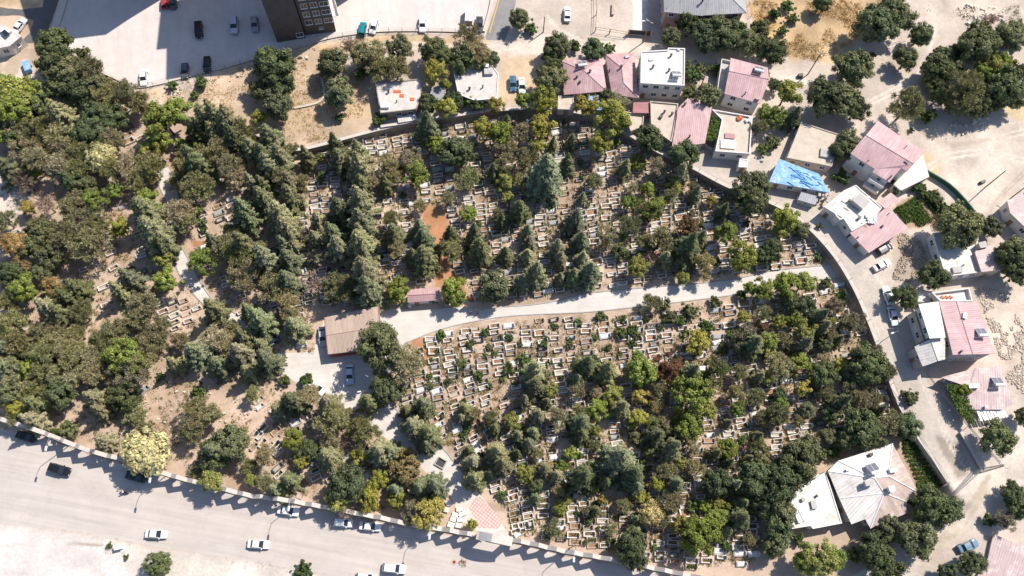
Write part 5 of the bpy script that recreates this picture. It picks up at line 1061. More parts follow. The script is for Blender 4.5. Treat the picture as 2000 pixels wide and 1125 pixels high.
TILES = {
'A': (0, 0, 'B330,260,105 B330,380,105 S480,310,45 P540,400,85 B330,500,85 B430,500,105 B520,480,105 P620,560,85 P770,570,95 G80,560,110 G170,540,90 G60,650,100 G150,640,90 B230,640,85 C370,690,85 P300,780,110 P170,830,100 C90,720,95 B60,790,95 B620,680,105 B620,790,105 B520,760,80 G960,700,105 G1030,650,85 G930,800,85 Y890,870,65 G1060,840,45 P400,880,105 P280,960,125 W590,930,85 P460,960,95 P800,970,120 P860,1030,100 B440,1070,65 B500,1110,65 D150,1070,65 G190,1000,50 C60,1000,80 C1180,740,100 C1300,720,105 C1400,770,105 C1430,860,105 C1230,790,95 P1300,950,105 C1160,1040,125 P1060,1020,90 G1160,900,55 P1400,1040,70 S1180,490,42 S1135,555,28 S1010,495,32 C1310,820,95 C1480,1090,60 G680,1110,55 B400,420,95 G0,470,60 G10,800,60 P660,1000,70'),
'B': (500, 0, 'B120,400,112 B140,500,85 B130,610,85 B40,520,65 B60,360,75 G20,690,48 B440,375,88 B490,560,80 S490,690,28 B620,330,68 P690,330,85 P720,400,78 P820,400,78 B850,280,72 S610,430,45 D545,270,45 B1030,300,82 B1090,330,68 Y1040,430,70 P1250,240,78 P1300,300,78 B1230,340,85 B1300,370,58 B1380,345,48 B1010,610,58 Y1110,630,68 B1160,600,56 Y1120,500,38 S1220,590,48 S1300,610,46 Y1400,620,48 S720,700,42 S530,835,24 S300,850,18 C1010,760,82 G1060,850,55 C470,870,62 C490,950,62 C300,930,55 S370,920,28 S385,1030,30 C90,830,85 C100,930,95 C120,1010,95 C40,1090,58 P180,880,55 C600,900,62 C610,1000,82 C560,980,55 P780,970,62 P790,1040,52 P900,930,62 G940,1040,72 B1160,890,85 B1200,900,72 P1240,1050,62 G1350,760,82 G1440,800,82 P1450,880,75 G1460,1080,48 C200,1080,65 P270,1060,55 P690,1060,45 C1390,1010,48 P1460,1000,55 C1470,720,38 C620,1090,65 C760,1090,48'),
'C': (1000, 0, 'B40,110,62 S110,170,40 B270,270,78 B230,320,66 S370,270,38 B480,290,66 S575,285,36 B240,460,85 B240,380,48 Y190,600,75 G60,590,56 Y430,620,70 B560,570,48 P620,600,56 G590,700,92 G660,720,55 B810,820,78 Y510,840,75 G170,750,85 P60,780,72 G150,860,55 C240,850,36 B930,220,58 B1050,150,76 B1130,200,86 B1200,170,76 B1230,230,86 B1290,180,76 B1350,240,76 P1400,260,66 B1450,180,56 B1480,290,66 B1020,120,55 S1060,440,55 B1150,560,76 S1040,540,55 S1110,410,45 S1190,400,38 S1030,420,45 P1450,750,56 G1480,660,48 S1470,870,38 B1010,900,82 C980,1030,65 P860,980,62 C660,990,52 G740,960,45 C320,970,52 P480,1060,52 C190,1040,112 C350,830,36 S400,950,22 G950,1100,45 P1060,1100,45 B1400,1090,85 P700,1100,36 G790,1100,45 P80,930,72 P60,1060,55 P620,760,36'),
'D': (1500, 0, 'B310,20,56 S40,80,38 S110,30,38 S150,110,36 S90,180,32 B40,310,80 Y110,550,82 B640,140,122 B760,100,102 B720,40,76 B890,210,66 B810,350,62 B480,390,105 B340,580,105 B440,600,95 B500,630,75 P820,620,102 S930,680,55 S840,760,17 S610,320,24 G40,690,56 C140,700,55 S20,840,46 B460,820,65 B420,880,65 B40,500,38 B1030,330,56 B1000,400,76 B1060,400,66 B960,480,56 B1010,560,76 P1140,530,105 B1220,260,102 B1300,240,66 B1430,220,85 B1450,170,56 G1250,420,56 G1340,400,66 B1380,520,102 B1300,580,85 B1200,620,76 B1420,580,66 B1110,610,76 Y1440,370,24 S1010,310,45 B1490,420,48 D1290,120,55 S760,1100,45 S870,1090,36 S430,1040,52'),
'E': (0, 375, 'P30,170,66 D20,280,56 Y170,90,52 D270,70,75 P430,90,85 P500,150,102 G550,40,65 B240,240,85 P470,280,130 P560,250,92 O90,320,82 O130,430,62 B300,380,76 B200,320,76 O290,550,62 G140,560,85 B60,480,76 B240,470,56 C410,590,102 C400,680,92 C300,690,76 P480,720,76 P60,650,66 C900,200,138 C960,270,92 G850,50,76 Y700,220,60 S760,470,38 G950,390,62 C740,550,92 G970,510,74 P820,700,102 P900,840,102 D900,600,45 P1060,110,85 P1100,170,66 G1160,110,36 S1190,180,32 S1190,225,26 G1190,400,72 C1250,290,48 P1350,280,95 P1400,430,120 Y1390,480,62 C1440,330,85 C1440,130,85 C1260,690,76 C1460,700,56 P1370,790,46 P90,830,112 P200,870,95 C60,970,102 P320,820,102 P420,870,102 P480,960,112 P540,920,92 P660,830,102 P660,900,92 G760,960,112 P820,1000,112 P720,1050,92 G190,1020,62 P300,1060,102 C60,1080,92 P560,1050,85 P430,1090,76 G150,1100,46 P940,850,55 C1030,1010,55 P1060,870,55 C1160,950,85 P1250,870,85 C1290,1020,76 C1420,950,85 C1440,850,76 P1340,900,76 S940,1080,28 C1460,1060,56 P260,950,85 P130,920,92'),
'F': (500, 375, 'C50,60,76 C210,50,76 C150,150,85 C190,240,85 C180,360,92 P240,210,62 C60,400,85 P30,330,55 Y40,300,34 P80,560,85 C190,530,76 P190,650,76 C30,760,85 P200,740,55 C230,800,76 C30,900,55 C70,990,76 S170,1100,38 S290,1110,46 C490,110,70 C370,180,55 C350,280,55 C450,260,74 P380,230,45 C490,340,84 P350,380,46 D355,540,72 P480,560,88 P500,600,70 C610,70,95 C620,200,84 C620,330,94 C640,480,94 C660,580,92 C620,270,74 P790,160,55 C810,260,72 P810,330,55 C960,220,55 C980,290,72 C985,400,84 C920,380,45 P960,80,42 G830,560,68 G820,610,50 C1140,250,50 P1140,340,72 P1120,40,45 G1250,130,45 C1280,250,60 C1310,350,72 P1310,420,38 G1160,560,72 G1160,620,62 B1400,570,88 C1440,180,45 C1460,370,55 P1420,130,38 G1480,30,38 B720,900,132 P870,1000,105 P740,1080,62 S1085,830,32 S1200,1010,36 S1310,1070,30 S1480,1030,36'),
'G': (1000, 375, 'C40,120,62 C90,240,45 C100,300,45 C90,380,46 C140,480,74 C60,530,55 C410,40,36 C370,170,72 C400,290,55 C260,340,62 C280,400,46 C410,400,55 C450,480,74 C360,500,55 C280,510,38 G690,60,46 G810,100,72 P780,130,55 P690,200,62 P560,270,62 B630,350,46 G730,440,72 P870,280,92 B820,300,55 C890,400,55 C1020,340,92 C1100,280,55 P1130,410,72 R1040,210,64 C1230,120,55 G1260,230,74 Y1170,50,34 P1050,130,26 Y1350,390,84 B1460,370,55 G1000,500,46 B1400,60,102 C1070,20,46 D820,390,55 P930,20,46 S520,720,32 S640,820,40 S700,810,36 P820,650,52 S900,660,40 S1190,640,36 S1050,700,46 S930,740,44 S990,760,36 Y1085,890,70 S1150,790,40 S70,980,36 G1460,580,62 G1390,570,46 S1340,600,36 C130,1050,74 C430,1020,74 C550,1050,74 C380,1100,46 G730,970,46 G770,1050,82 R900,1040,74 C1050,1060,74 P1200,1040,84 P1330,1060,55 P1370,850,72 C1400,900,72 Y1350,730,45 P1470,720,46 B1340,900,55 C1440,1090,46 R1480,790,36 S1290,830,36 G700,1060,55 G960,1110,55'),
'H': (1500, 375, 'G90,150,74 G70,220,55 B200,230,50 B30,330,64 S300,385,23 G90,540,84 G210,540,74 B120,640,64 B220,660,55 S340,530,38 S430,610,42 C290,740,64 C310,800,55 G220,830,72 B330,900,46 P450,770,64 P500,760,62 P350,830,55 C200,900,64 G190,1000,64 P60,1020,84 B580,1030,102 P620,960,72 Y420,1000,45 B310,1080,72 B490,1050,62 P100,870,46 G150,750,46 G60,760,38 P680,1040,62 B960,490,84 B810,620,66 B1120,220,112 B1220,190,56 B1310,210,56 B1420,380,92 B1460,330,74 B1450,460,74 S300,200,19'),
'I': (0, 750, 'Y110,140,72 C210,170,92 P90,200,55 G180,30,55 B290,60,92 B360,60,84 C570,90,74 C600,160,55 B720,70,84 B770,110,64 S420,270,56 S330,290,38 S390,235,36 C620,340,64 P830,230,95 W850,390,126 P1190,160,95 P1120,290,74 P1160,230,74 B1310,370,122 C1270,400,74 G1250,560,76 P1150,520,52 S1160,55,46 P1460,480,55 G1480,560,46 P1480,60,55 B930,1060,72 S740,1015,18 S640,945,18 B60,60,74'),
'J': (500, 750, 'C270,90,102 C430,120,74 P460,200,92 C130,160,55 P520,180,55 C660,110,66 P640,290,84 P610,240,55 C730,400,92 C790,400,66 C690,430,55 Y590,420,46 O890,430,55 O870,510,82 Y720,570,64 Y660,680,74 B530,600,102 G470,680,74 D530,740,55 C820,620,55 Y820,680,55 C960,610,74 C1050,600,72 P930,720,74 Y1020,760,84 Y1050,700,46 G220,330,64 B310,390,64 Y260,460,46 C430,430,74 P430,350,64 P50,420,74 P60,580,74 C200,570,66 C120,620,56 D520,370,36 C980,130,66 C880,160,46 C920,250,66 C1010,300,74 C1000,360,55 P1280,180,55 C1200,200,36 S1215,105,27 P1370,200,46 C1410,400,64 C1440,470,64 C1370,530,42 C1270,460,55 C1280,560,66 C1245,390,32 S1440,650,32 Y1270,820,36 B780,30,82 S280,1090,60 S1090,190,18'),
'K': (1000, 750, 'C130,20,74 C200,110,36 P380,30,55 G600,60,55 C150,190,55 P270,190,62 C400,230,70 C400,300,55 P400,170,52 G510,145,54 C640,140,62 Y740,190,60 Y700,240,36 S720,310,42 P830,130,46 P860,30,62 G1040,50,100 G1130,140,74 G1030,270,84 C840,310,64 C930,380,74 C120,290,46 C90,350,56 P980,330,36 C620,440,100 C700,530,84 C720,600,55 C410,550,88 C190,500,50 C260,540,46 P270,640,36 G275,730,46 Y480,620,26 P900,510,62 Y860,590,52 C950,590,64 P930,700,74 W810,760,70 P1080,500,55 B1190,590,80 G1270,380,62 S1350,330,36 S1070,710,42 P650,700,46 P430,750,32 S610,780,18 P240,860,55 S210,890,28 B700,970,98 G1110,870,102 G1190,780,72 P1030,890,55 C1320,790,80 B1420,560,104 B1470,650,94 B1480,720,74 S510,850,18 S1260,950,36 P1390,910,42 P1450,370,55 P1310,50,62 P1430,80,55 P1460,190,46 B1480,450,55 D1380,370,36 C1250,860,46'),
'L': (1500, 750, 'P60,180,72 G80,130,46 B180,450,115 B100,500,74 B40,600,112 B60,720,94 B60,850,84 B40,960,74 B230,380,74 C420,110,64 B360,180,55 P330,60,55 P490,50,55 P560,90,55 P620,90,46 B540,250,102 B640,270,84 P700,240,74 B800,240,74 B440,330,55 S390,400,46 S320,420,36 B340,310,46 B960,700,112 B1050,740,84 B870,680,56 S900,620,46 B700,860,76 B880,910,102 B610,970,84 B660,1040,102 G300,1030,100 G400,1030,74 G200,1040,74 S500,1000,55 S180,910,36 B1340,300,94 B1490,190,46 S840,80,46 B1450,650,66 B1470,740,66 P1390,800,56 B1190,1050,66 B1050,1110,56 S940,620,36 S1290,800,40 G1150,40,46'),
}
TREES = []; items = []
for k, (ox, oy, s) in TILES.items():
    for e in s.split():
        ty = e[0]; x, y, r = [float(v) for v in e[1:].split(',')]; TREES.append((ty, ox+x/3, oy+y/3, r/3))
tr = random.Random(3)
SP = [[(800, 690), (850, 660), (1000, 632), (1230, 615), (1420, 592), (1420, 740), (1000, 760), (820, 780)], [(620, 300), (960, 240), (1180, 255), (1480, 410), (1500, 520), (1000, 580), (880, 540), (760, 580), (620, 560)], [(850, 800), (1000, 760), (1450, 800), (1480, 880), (1400, 1080), (1100, 1060), (960, 940)]]
for poly, n in zip(SP, (75, 60, 50)):
    k = 0
    while k < n:
        x, y = tr.uniform(min(p[0] for p in poly), max(p[0] for p in poly)), tr.uniform(min(p[1] for p in poly), max(p[1] for p in poly))
        if inpoly(x, y, poly) and not inpoly(x, y, PATH): TREES.append(('S', x, y, tr.uniform(4.5, 9.5))); k += 1
for i in range(46):
    x, y = tr.uniform(1815, 1995), tr.uniform(70, 215)
    if inpoly(x, y, [(1812, 120), (1880, 90), (1995, 60), (1998, 190), (1850, 215)]): TREES.append((tr.choice('SSGPB'), x, y, tr.uniform(9, 19)))
k = 0
while k < 62:
    x, y = tr.uniform(900, 1730), tr.uniform(560, 1080); r = tr.uniform(11, 19)
    if not any(inpoly(x, y, q) for q in ([(900, 790), (1010, 770), (1040, 730), (1460, 740), (1480, 570), (1640, 560), (1720, 740), (1740, 800), (1560, 860), (1480, 920), (1470, 1060), (1180, 1040), (1040, 980), (1000, 900), (880, 840)],)): continue
    if inpoly(x, y, PATH) or min(math.hypot(a-x, b-y)-.75*q for _, a, b, q in TREES if q > 10) < r*.5: k += .02; continue
    TREES.append((tr.choice('CCPPGGBY'), x, y, r)); k += 1
for i in range(12): TREES.append(('S', 1790+i*6+tr.uniform(-3, 3), 362+i*5.2+tr.uniform(-4, 4), tr.uniform(6, 11)))
_t = []
for ty, px, py, rp in TREES:
    if ty in 'PBC' and px < 600 and py > 150 and rp > 29:
        a = tr.uniform(0, 3.14)
        for s in (-1, 1): _t.append((ty if tr.random() < .8 else 'P', px+s*math.cos(a)*rp*.5, py+s*math.sin(a)*rp*.5, rp*tr.uniform(.66, .80)))
    else: _t.append(('Y' if ty == 'G' and 880 < px < 1260 and py < 340 and tr.random() < .5 else ty, px, py, rp*(.97 if px < 600 else 1)))
TREES = _t
for ty, px, py, rp in TREES:
    z = gz(px, py+8); rm = rp/(8.0+1.7*(py/1125))*1.02       # metres
    ht = HT[ty]*rm*tr.uniform(.92, 1.12)
    if ty == 'C': ht = min(max(ht, 6), 18)
    elif ty != 'S': ht = min(max(ht*1.15, 3.2), 12)
    sz_ = ht/HT[ty]
    zc = ht*(.36 if ty == 'C' else .6)
    p = at(px, py, z+zc); base = Vector((p.x, p.y, 0)); base.z = z
    name, noun, cat = KIND[ty]; ci = tr.randrange(len(COLR[ty])); c = COLR[ty][ci]
    t = empty(name, base, tr.uniform(0, 6.28), None, cat, GRP[ty]); w_ = 1.08 if ty == 'C' else 1.0
    t.scale = (rm*w_*tr.uniform(.93, 1.07), rm*w_*tr.uniform(.93, 1.07), sz_)
    cr = link('crown', tr.choice(PT[ty][0]), t); j = tr.uniform(.74, 1.24); cr.color = (c[0]*j*tr.uniform(.94, 1.06), c[1]*j, c[2]*j*tr.uniform(.9, 1.1), 1)
    link('trunk', PT[ty][1], t)
    big = 'tall ' if ht > 9.5 else 'small ' if rm < 1.9 and ty != 'S' else 'low ' if ty == 'S' and rm < 1.1 else ''
    items.append((t, px, py, f'{big}{WORD[ty][ci]} {noun}'))
label_set(items)
# ------------------------------------------------------------------ graves
def bedmesh(kind, seed):
    r = np.random.default_rng(seed); n = {'lush': 150, 'sparse': 40, 'dry': 90}[kind]
    c = np.stack([r.uniform(-.72, .72, n), r.uniform(-.27, .27, n), r.uniform(.34, .75 if kind == 'lush' else .5, n)], 1)
    nn = r.normal(size=(n, 3))+np.array((0, 0, .8)); nn /= np.linalg.norm(nn, axis=1)[:, None]
    return leafmesh('foliage', c, nn, r.uniform(.07, .16, n), .5)
BEDS = {k: [bedmesh(k, s) for s in (1, 2, 3)] for k in ('lush', 'sparse', 'dry')}
def grave_parts(fm, bm_, hs, foot=True, L_=2.05, Wd=1.02, h=.46, th=.17, slab=False):
    a = MB()
    for s in (-1, 1): a.box((0, s*(Wd/2-th/2), h/2), (L_, th, h))
    for s in (-1, 1): a.box((s*(L_/2-th*.6), 0, h/2-.002), (th*1.2, Wd-2*th, h))
    e = MB(); e.box((0, 0, h*.32), (L_-2.4*th, Wd-2*th, h*.64))
    s_ = MB(); s_.box((L_/2-.05, 0, .5*hs), (.13, Wd*.72, hs), 0, 0, 1); s_.box((L_/2-.05, 0, hs+.06), (.13, Wd*.45, .14), 0, 0, .6)
    f_ = MB(); f_.box((-L_/2+.06, 0, h+.1), (.1, .4, .28)); ft = [('footstone', f_.mesh('footstone', [fm]))] if foot else []
    return ft+[('kerb', a.mesh('kerb', [fm])), ('soil_bed', e.mesh('soil_bed', [bm_])), ('headstone', s_.mesh('headstone', [fm]))]
GK = [('white marble', grave_parts('marble_white', 'soil_bed', .95)), ('white marble', grave_parts('marble_white', 'gravel_bed', 1.05, False, 2.1, 1.0, .5)), ('grey stone', grave_parts('marble_grey', 'soil_bed', .9)),
      ('beige stone', grave_parts('stone_beige', 'soil_bed', .8, False, 2.0, 1.05, .3)), ('dark granite', grave_parts('granite_dark', 'gravel_bed', .95)), ('plain concrete', grave_parts('concrete_kerb', 'red_soil', .7, True, 2.0, 1.0, .34)),
      ('broad white', grave_parts('marble_white', 'red_soil', 1.1, True, 2.3, 1.5, .5, .2))]
def slab_parts(fm, lm, hs):
    a = MB(); a.box((0, 0, .18), (2.05, 1.05, .36)); e = MB(); e.box((-.04, 0, .43), (1.8, .8, .13), 0, 0, .93); s_ = MB(); s_.box((.96, 0, .36+hs/2), (.13, .74, hs)); s_.box((.96, 0, .42+hs), (.13, .45, .13), 0, 0, .6)
    return [('plinth', a.mesh('plinth', [fm])), ('cover_slab', e.mesh('cover_slab', [lm])), ('headstone', s_.mesh('headstone', [lm]))]
GK += [('slab-covered white', slab_parts('marble_white', 'marble_white', .6)), ('slab-covered grey', slab_parts('concrete_kerb', 'marble_grey', .6)), ('low worn', grave_parts('stone_beige', 'gravel_bed', .5, True, 1.9, .9, .2, .12))]
GW = [26, 22, 8, 13, 6, 9, 4, 7, 5, 9]
PLOTS = [ # polygon, column pitch px, row pitch px, slant dx/dy, skip
 ([(600, 305), (745, 264), (835, 250), (960, 232), (1080, 228), (1180, 246), (1240, 285), (1340, 340), (1430, 382), (1500, 412), (1560, 450), (1598, 490), (1612, 512), (1500, 524), (1440, 536), (1280, 553), (1160, 562), (1080, 578), (1000, 588), (905, 590), (905, 560), (880, 470), (872, 398), (820, 398), (838, 560), (790, 556), (760, 590), (600, 600), (620, 690), (592, 690), (560, 600)], 24.5, 11.4, .10, .07),
 ([(800, 690), (850, 655), (1000, 628), (1140, 622), (1230, 612), (1350, 600), (1500, 578), (1640, 556), (1680, 620), (1705, 700), (1740, 800), (1600, 860), (1540, 880), (1480, 900), (1500, 990), (1480, 1100), (1330, 1108), (1180, 1075), (1000, 1040), (985, 1010), (960, 960), (910, 915), (870, 860), (810, 815), (775, 790)], 31, 11.8, .10, .06),
 ([(380, 370), (500, 300), (600, 320), (590, 600), (500, 640), (400, 560), (380, 480)], 30, 14, .1, .45),
 ([(200, 380), (320, 390), (330, 480), (340, 590), (200, 540)], 30, 15, .1, .45),
 ([(300, 590), (380, 570), (400, 610), (340, 645), (300, 630)], 26, 13, .2, .1),
 ([(480, 760), (560, 800), (700, 830), (740, 900), (730, 960), (520, 930), (500, 850)], 34, 14, .05, .45),
 ([(200, 220), (300, 240), (300, 320), (200, 300)], 30, 14, .1, .5),
 ([(0, 440), (200, 470), (300, 640), (100, 640), (0, 560)], 40, 18, .1, .75)]
BLD = [[(634, 620), (742, 598), (748, 690), (641, 700)], [(790, 555), (865, 552), (865, 600), (790, 605)], [(1540, 960), (1760, 860), (1800, 970), (1700, 1040), (1540, 1040)]]
GR = []
gr_ = random.Random(9)
for poly, cp, rp, sl, skip in PLOTS:
    x0, x1 = min(p[0] for p in poly)-40, max(p[0] for p in poly)+40; y0, y1 = min(p[1] for p in poly), max(p[1] for p in poly)
    cx = x0
    while cx < x1:
        off = gr_.uniform(0, rp); yy = y0+off; wob = gr_.uniform(-4, 4)
        while yy < y1:
            x = cx+sl*(yy-(y0+y1)/2)+wob+gr_.gauss(0, 1.9); y = yy+gr_.uniform(-1.2, 1.2); yy += rp*(1.0 if gr_.random() > .12 else 1.6)
            if not inpoly(x, y, poly) or gr_.random() < skip: continue
            if inpoly(x, y, PATH) or inpoly(x+9, y, PATH) or inpoly(x-9, y, PATH) or any(inpoly(x, y, q) for q in BLD): continue
            GR.append((x, y))
        cx += cp*gr_.uniform(.93, 1.07)
GR += [(48, 627), (497, 873), (283, 762), (990, 975), (1022, 1026), (1033, 1026), (1040, 1044), (992, 977)][:6]
def covered(x, y):
    return sum(1 for ty, a, b, r in TREES if r > 13 and (a-x)**2+(b-y)**2 < (r*.8)**2)
GR = [(x, y) for x, y in GR if covered(x, y) < 2]
GR.sort(key=lambda q: (covered(*q) > 0, -q[1]*.4+gr_.uniform(0, 300)))
def gang(x, y): return 8+22*max(0, min(1, (y-700)/150))*max(0, min(1, (1080-x)/150))+(14 if x < 560 else 0)-8*max(0, min(1, (y-950)/100))
items = []; rest = MB(); gplant = []
for i, (x, y) in enumerate(GR):
    p = at(x, y); a = R(gang(x, y)+gr_.gauss(0, 3.4)); q = at(x+10*math.cos(a), y-10*math.sin(a)); rz = math.atan2(q.y-p.y, q.x-p.x)
    look, parts = gr_.choices(GK, GW)[0]; s = gr_.uniform(.76, 1.12)
    if look[:4] == 'slab': plant_w = [1, 0, 0, 0]
    else: plant_w = [34, 14, 24, 28]
    plant = gr_.choices(['bare', 'lush', 'sparse', 'dry'], plant_w)[0]
    if i < 296:
        t = empty('grave', (p.x, p.y, 0), rz, None, 'grave', 'kerbed graves in rows'); t.scale = (s*1.1, s*gr_.uniform(1.0, 1.14), gr_.uniform(.95, 1.45))
        for n, me_ in parts: link(n, me_, t)
        if plant != 'bare':
            o_ = link('foliage', gr_.choice(BEDS[plant]), t); c = {'lush': (.085, .13, .03), 'sparse': (.11, .13, .05), 'dry': (.26, .18, .075)}[plant]; j = gr_.uniform(.8, 1.25); o_.color = (c[0]*j, c[1]*j, c[2]*j, 1)
        items.append((t, x, y, f'{look} grave with {"closed top" if plant_w[1] == 0 else dict(bare="open soil bed", lush="thick green planting", sparse="thin green planting", dry="dry brown planting")[plant]}'))
    else:
        M = Matrix.Translation((p.x, p.y, 0)) @ Matrix.Rotation(rz, 4, 'Z') @ Matrix.Diagonal((s*1.1, s*1.05, 1.15, 1)); RM = ['marble_white', 'soil_bed', 'marble_grey', 'stone_beige', 'concrete_kerb', 'gravel_bed', 'red_soil', 'granite_dark']
        for n, me_ in parts:
            mi = RM.index(me_.materials[0].name)
            for f in me_.polygons: rest.face([M @ me_.vertices[v].co for v in f.vertices], mi)
label_set(items)
tag(rest.build('graves', ['marble_white', 'soil_bed', 'marble_grey', 'stone_beige', 'concrete_kerb', 'gravel_bed', 'red_soil', 'granite_dark']), 'smaller kerbed graves half hidden under the cemetery trees', 'graves', kind='stuff')
# pale walkway kerbs between some grave columns
# ------------------------------------------------------------------ ground cover, rubble
def scatter(name, regions, n, size, col, label, hgt_=.25, per=7, z=None, seed=1, excl=()):
    r = np.random.default_rng(seed); C_ = []
    tot = 0
    while tot < n:
        k = r.integers(len(regions)); poly = regions[k]; xs = [p[0] for p in poly]; ys = [p[1] for p in poly]
        x, y = r.uniform(min(xs), max(xs)), r.uniform(min(ys), max(ys)); tot += 1
        if not inpoly(x, y, poly) or any(inpoly(x, y, q) for q in excl): continue
        if vnoise(np.array([x]), np.array([y]), 28, seed)[0] < .42: continue
        p = at(x, y, gz(x, y)); m_ = int(per*r.uniform(.5, 1.6)); s = r.uniform(.6, 1.6)
        C_.append(np.array(p)+np.stack([r.normal(size=m_)*.3*s, r.normal(size=m_)*.3*s, np.abs(r.normal(size=m_))*hgt_*s+.03], 1))
    c = np.concatenate(C_); nn = r.normal(size=c.shape)+np.array((0, 0, .7)); nn /= np.linalg.norm(nn, axis=1)[:, None]
    o = link(name, leafmesh(name, c, nn, size*r.uniform(.5, 1.5, len(c)), .35)); o.color = (*col, 1); return tag(o, label, 'weeds', kind='stuff')
CEM = [PLOTS[0][0], PLOTS[1][0]]; WEST = [[(0, 250), (600, 300), (600, 700), (520, 720), (760, 1000), (240, 890), (0, 820)]]
scatter('weeds', CEM*3+WEST, 15000, .15, (.17, .175, .06), 'green weeds between the graves', .22, 24, seed=2, excl=[PATH])
scatter('dry_weeds', CEM*3+WEST, 19000, .15, (.33, .245, .12), 'dry straw-coloured weeds between the graves', .18, 24, seed=3, excl=[PATH])
FIELDP = [(300, 190), (480, 130), (640, 90), (735, 165), (740, 245), (593, 285), (500, 258), (400, 235)]; GOLDP = [(1472, 0), (1480, 90), (1610, 125), (1690, 60), (1740, 0)]
scatter('dry_grass', [FIELDP, FIELDP, GOLDP, GOLDP, GOLDP], 6000, .15, (.42, .29, .125), 'dry golden grass on the hillside fields', .16, 9, seed=4)
scatter('dry_brush', [[(250, 175), (480, 120), (520, 130), (400, 175), (290, 200)], [(610, 85), (720, 70), (720, 110), (640, 130)], [(1810, 20), (1990, 10), (1990, 60), (1900, 60)], [(1800, 420), (1840, 420), (1850, 450), (1800, 450)]], 1500, .15, (.19, .16, .085), 'low brown brush along the banks', .3, 10, seed=5)
scatter('verge_grass', [[(200, 1055), (260, 1060), (255, 1110), (210, 1090)], [(440, 1085), (640, 1120), (600, 1125), (440, 1100)], [(840, 1000), (1000, 1050), (1300, 1110), (1250, 1100), (1000, 1040)]], 260, .1, (.2, .17, .09), 'thin grass tufts along the road verge', .12, 7, seed=6)
VEG = [[(1760, 402), (1788, 384), (1822, 430), (1795, 444)], [(1795, 378), (1830, 372), (1858, 425), (1838, 436)], [(1748, 408), (1760, 402), (1778, 432), (1768, 436)]]
VEG2 = [[(1765, 858), (1793, 856), (1797, 885), (1765, 882)], [(1768, 888), (1815, 890), (1848, 950), (1800, 960)]]
def vegrow(label, polys, a, b, step, seed):
    r = np.random.default_rng(seed); C_ = []
    A, B = at(*a, 0), at(*b, 0); d = (B-A); d.z = 0; d.normalize(); nn = Vector((-d.y, d.x, 0))
    for poly in polys:
        for _ in range(1400):
            xs = [p[0] for p in poly]; ys = [p[1] for p in poly]; x, y = r.uniform(min(xs), max(xs)), r.uniform(min(ys), max(ys))
            if not inpoly(x, y, poly): continue
            p = at(x, y, gz(x, y)); u = p.dot(nn); p = p+nn*(round(u/step)*step-u)+nn*r.normal()*.12; m_ = 9
            C_.append(np.array(p)+np.stack([r.normal(size=m_)*.14, r.normal(size=m_)*.14, np.abs(r.normal(size=m_))*.3+.05], 1))
    c = np.concatenate(C_); q = r.normal(size=c.shape)+np.array((0, 0, .9)); q /= np.linalg.norm(q, axis=1)[:, None]
    o = link('vegetable_rows', leafmesh('vegetable_rows', c, q, .13*r.uniform(.5, 1.4, len(c)), .55)); o.color = (.075, .125, .03, 1); tag(o, label, 'crops', kind='stuff')
vegrow('rows of green vegetables beside the green sheet fence', VEG, (1760, 400), (1800, 440), .75, 7)
vegrow('rows of green vegetables behind the garden house', VEG2, (1768, 890), (1840, 885), .9, 8)
def vine(label, poly, z, n, seed, col=(.085, .135, .03)):
    r = np.random.default_rng(seed); C_ = []
    while len(C_) < n:
        xs = [p[0] for p in poly]; ys = [p[1] for p in poly]; x, y = r.uniform(min(xs), max(xs)), r.uniform(min(ys), max(ys))
        if inpoly(x, y, poly): p = at(x, y, z); C_.append((p.x+r.normal()*.1, p.y+r.normal()*.1, z+.5*vnoise(np.array([x]), np.array([y]), 5, seed)[0]+r.uniform(-.5, .3)))
    c = np.array(C_); q = r.normal(size=c.shape)*.6+np.array((0, 0, 1)); q /= np.linalg.norm(q, axis=1)[:, None]
    cx = sum(p[0] for p in poly)/len(poly); cy = sum(p[1] for p in poly)/len(poly); b0 = at(cx, cy, z); g0 = gz(cx, cy)
    t = empty('grapevine', (b0.x, b0.y, g0), 0, label, 'vine'); o = link('foliage', leafmesh('foliage', c-np.array((b0.x, b0.y, g0)), q, .2*r.uniform(.6, 1.3, n), .7), t); o.color = (*col, 1)
    b = MB()
    for x, y in poly:
        p = at(x, y, z); p = Vector((p.x-b0.x, p.y-b0.y, 0)); b.tube(p, p+Vector((0, 0, z-g0-.2)), .06, n=5); b.tube(p+Vector((0, 0, z-g0-.2)), Vector((0, 0, z-g0-.2)), .05, n=5)
    b.build('trellis', 'wood', t)
vine('grapevine on a pergola between pink sheet roof and beige terrace', [(1382, 226), (1410, 234), (1402, 272), (1380, 278)], T+3.0, 1500, 3)
vine('bright grapevine over the alley wall beside the patched sheet roof', [(1848, 752), (1878, 750), (1886, 775), (1903, 805), (1900, 830), (1880, 815), (1862, 790)], T+2.4, 2600, 4)
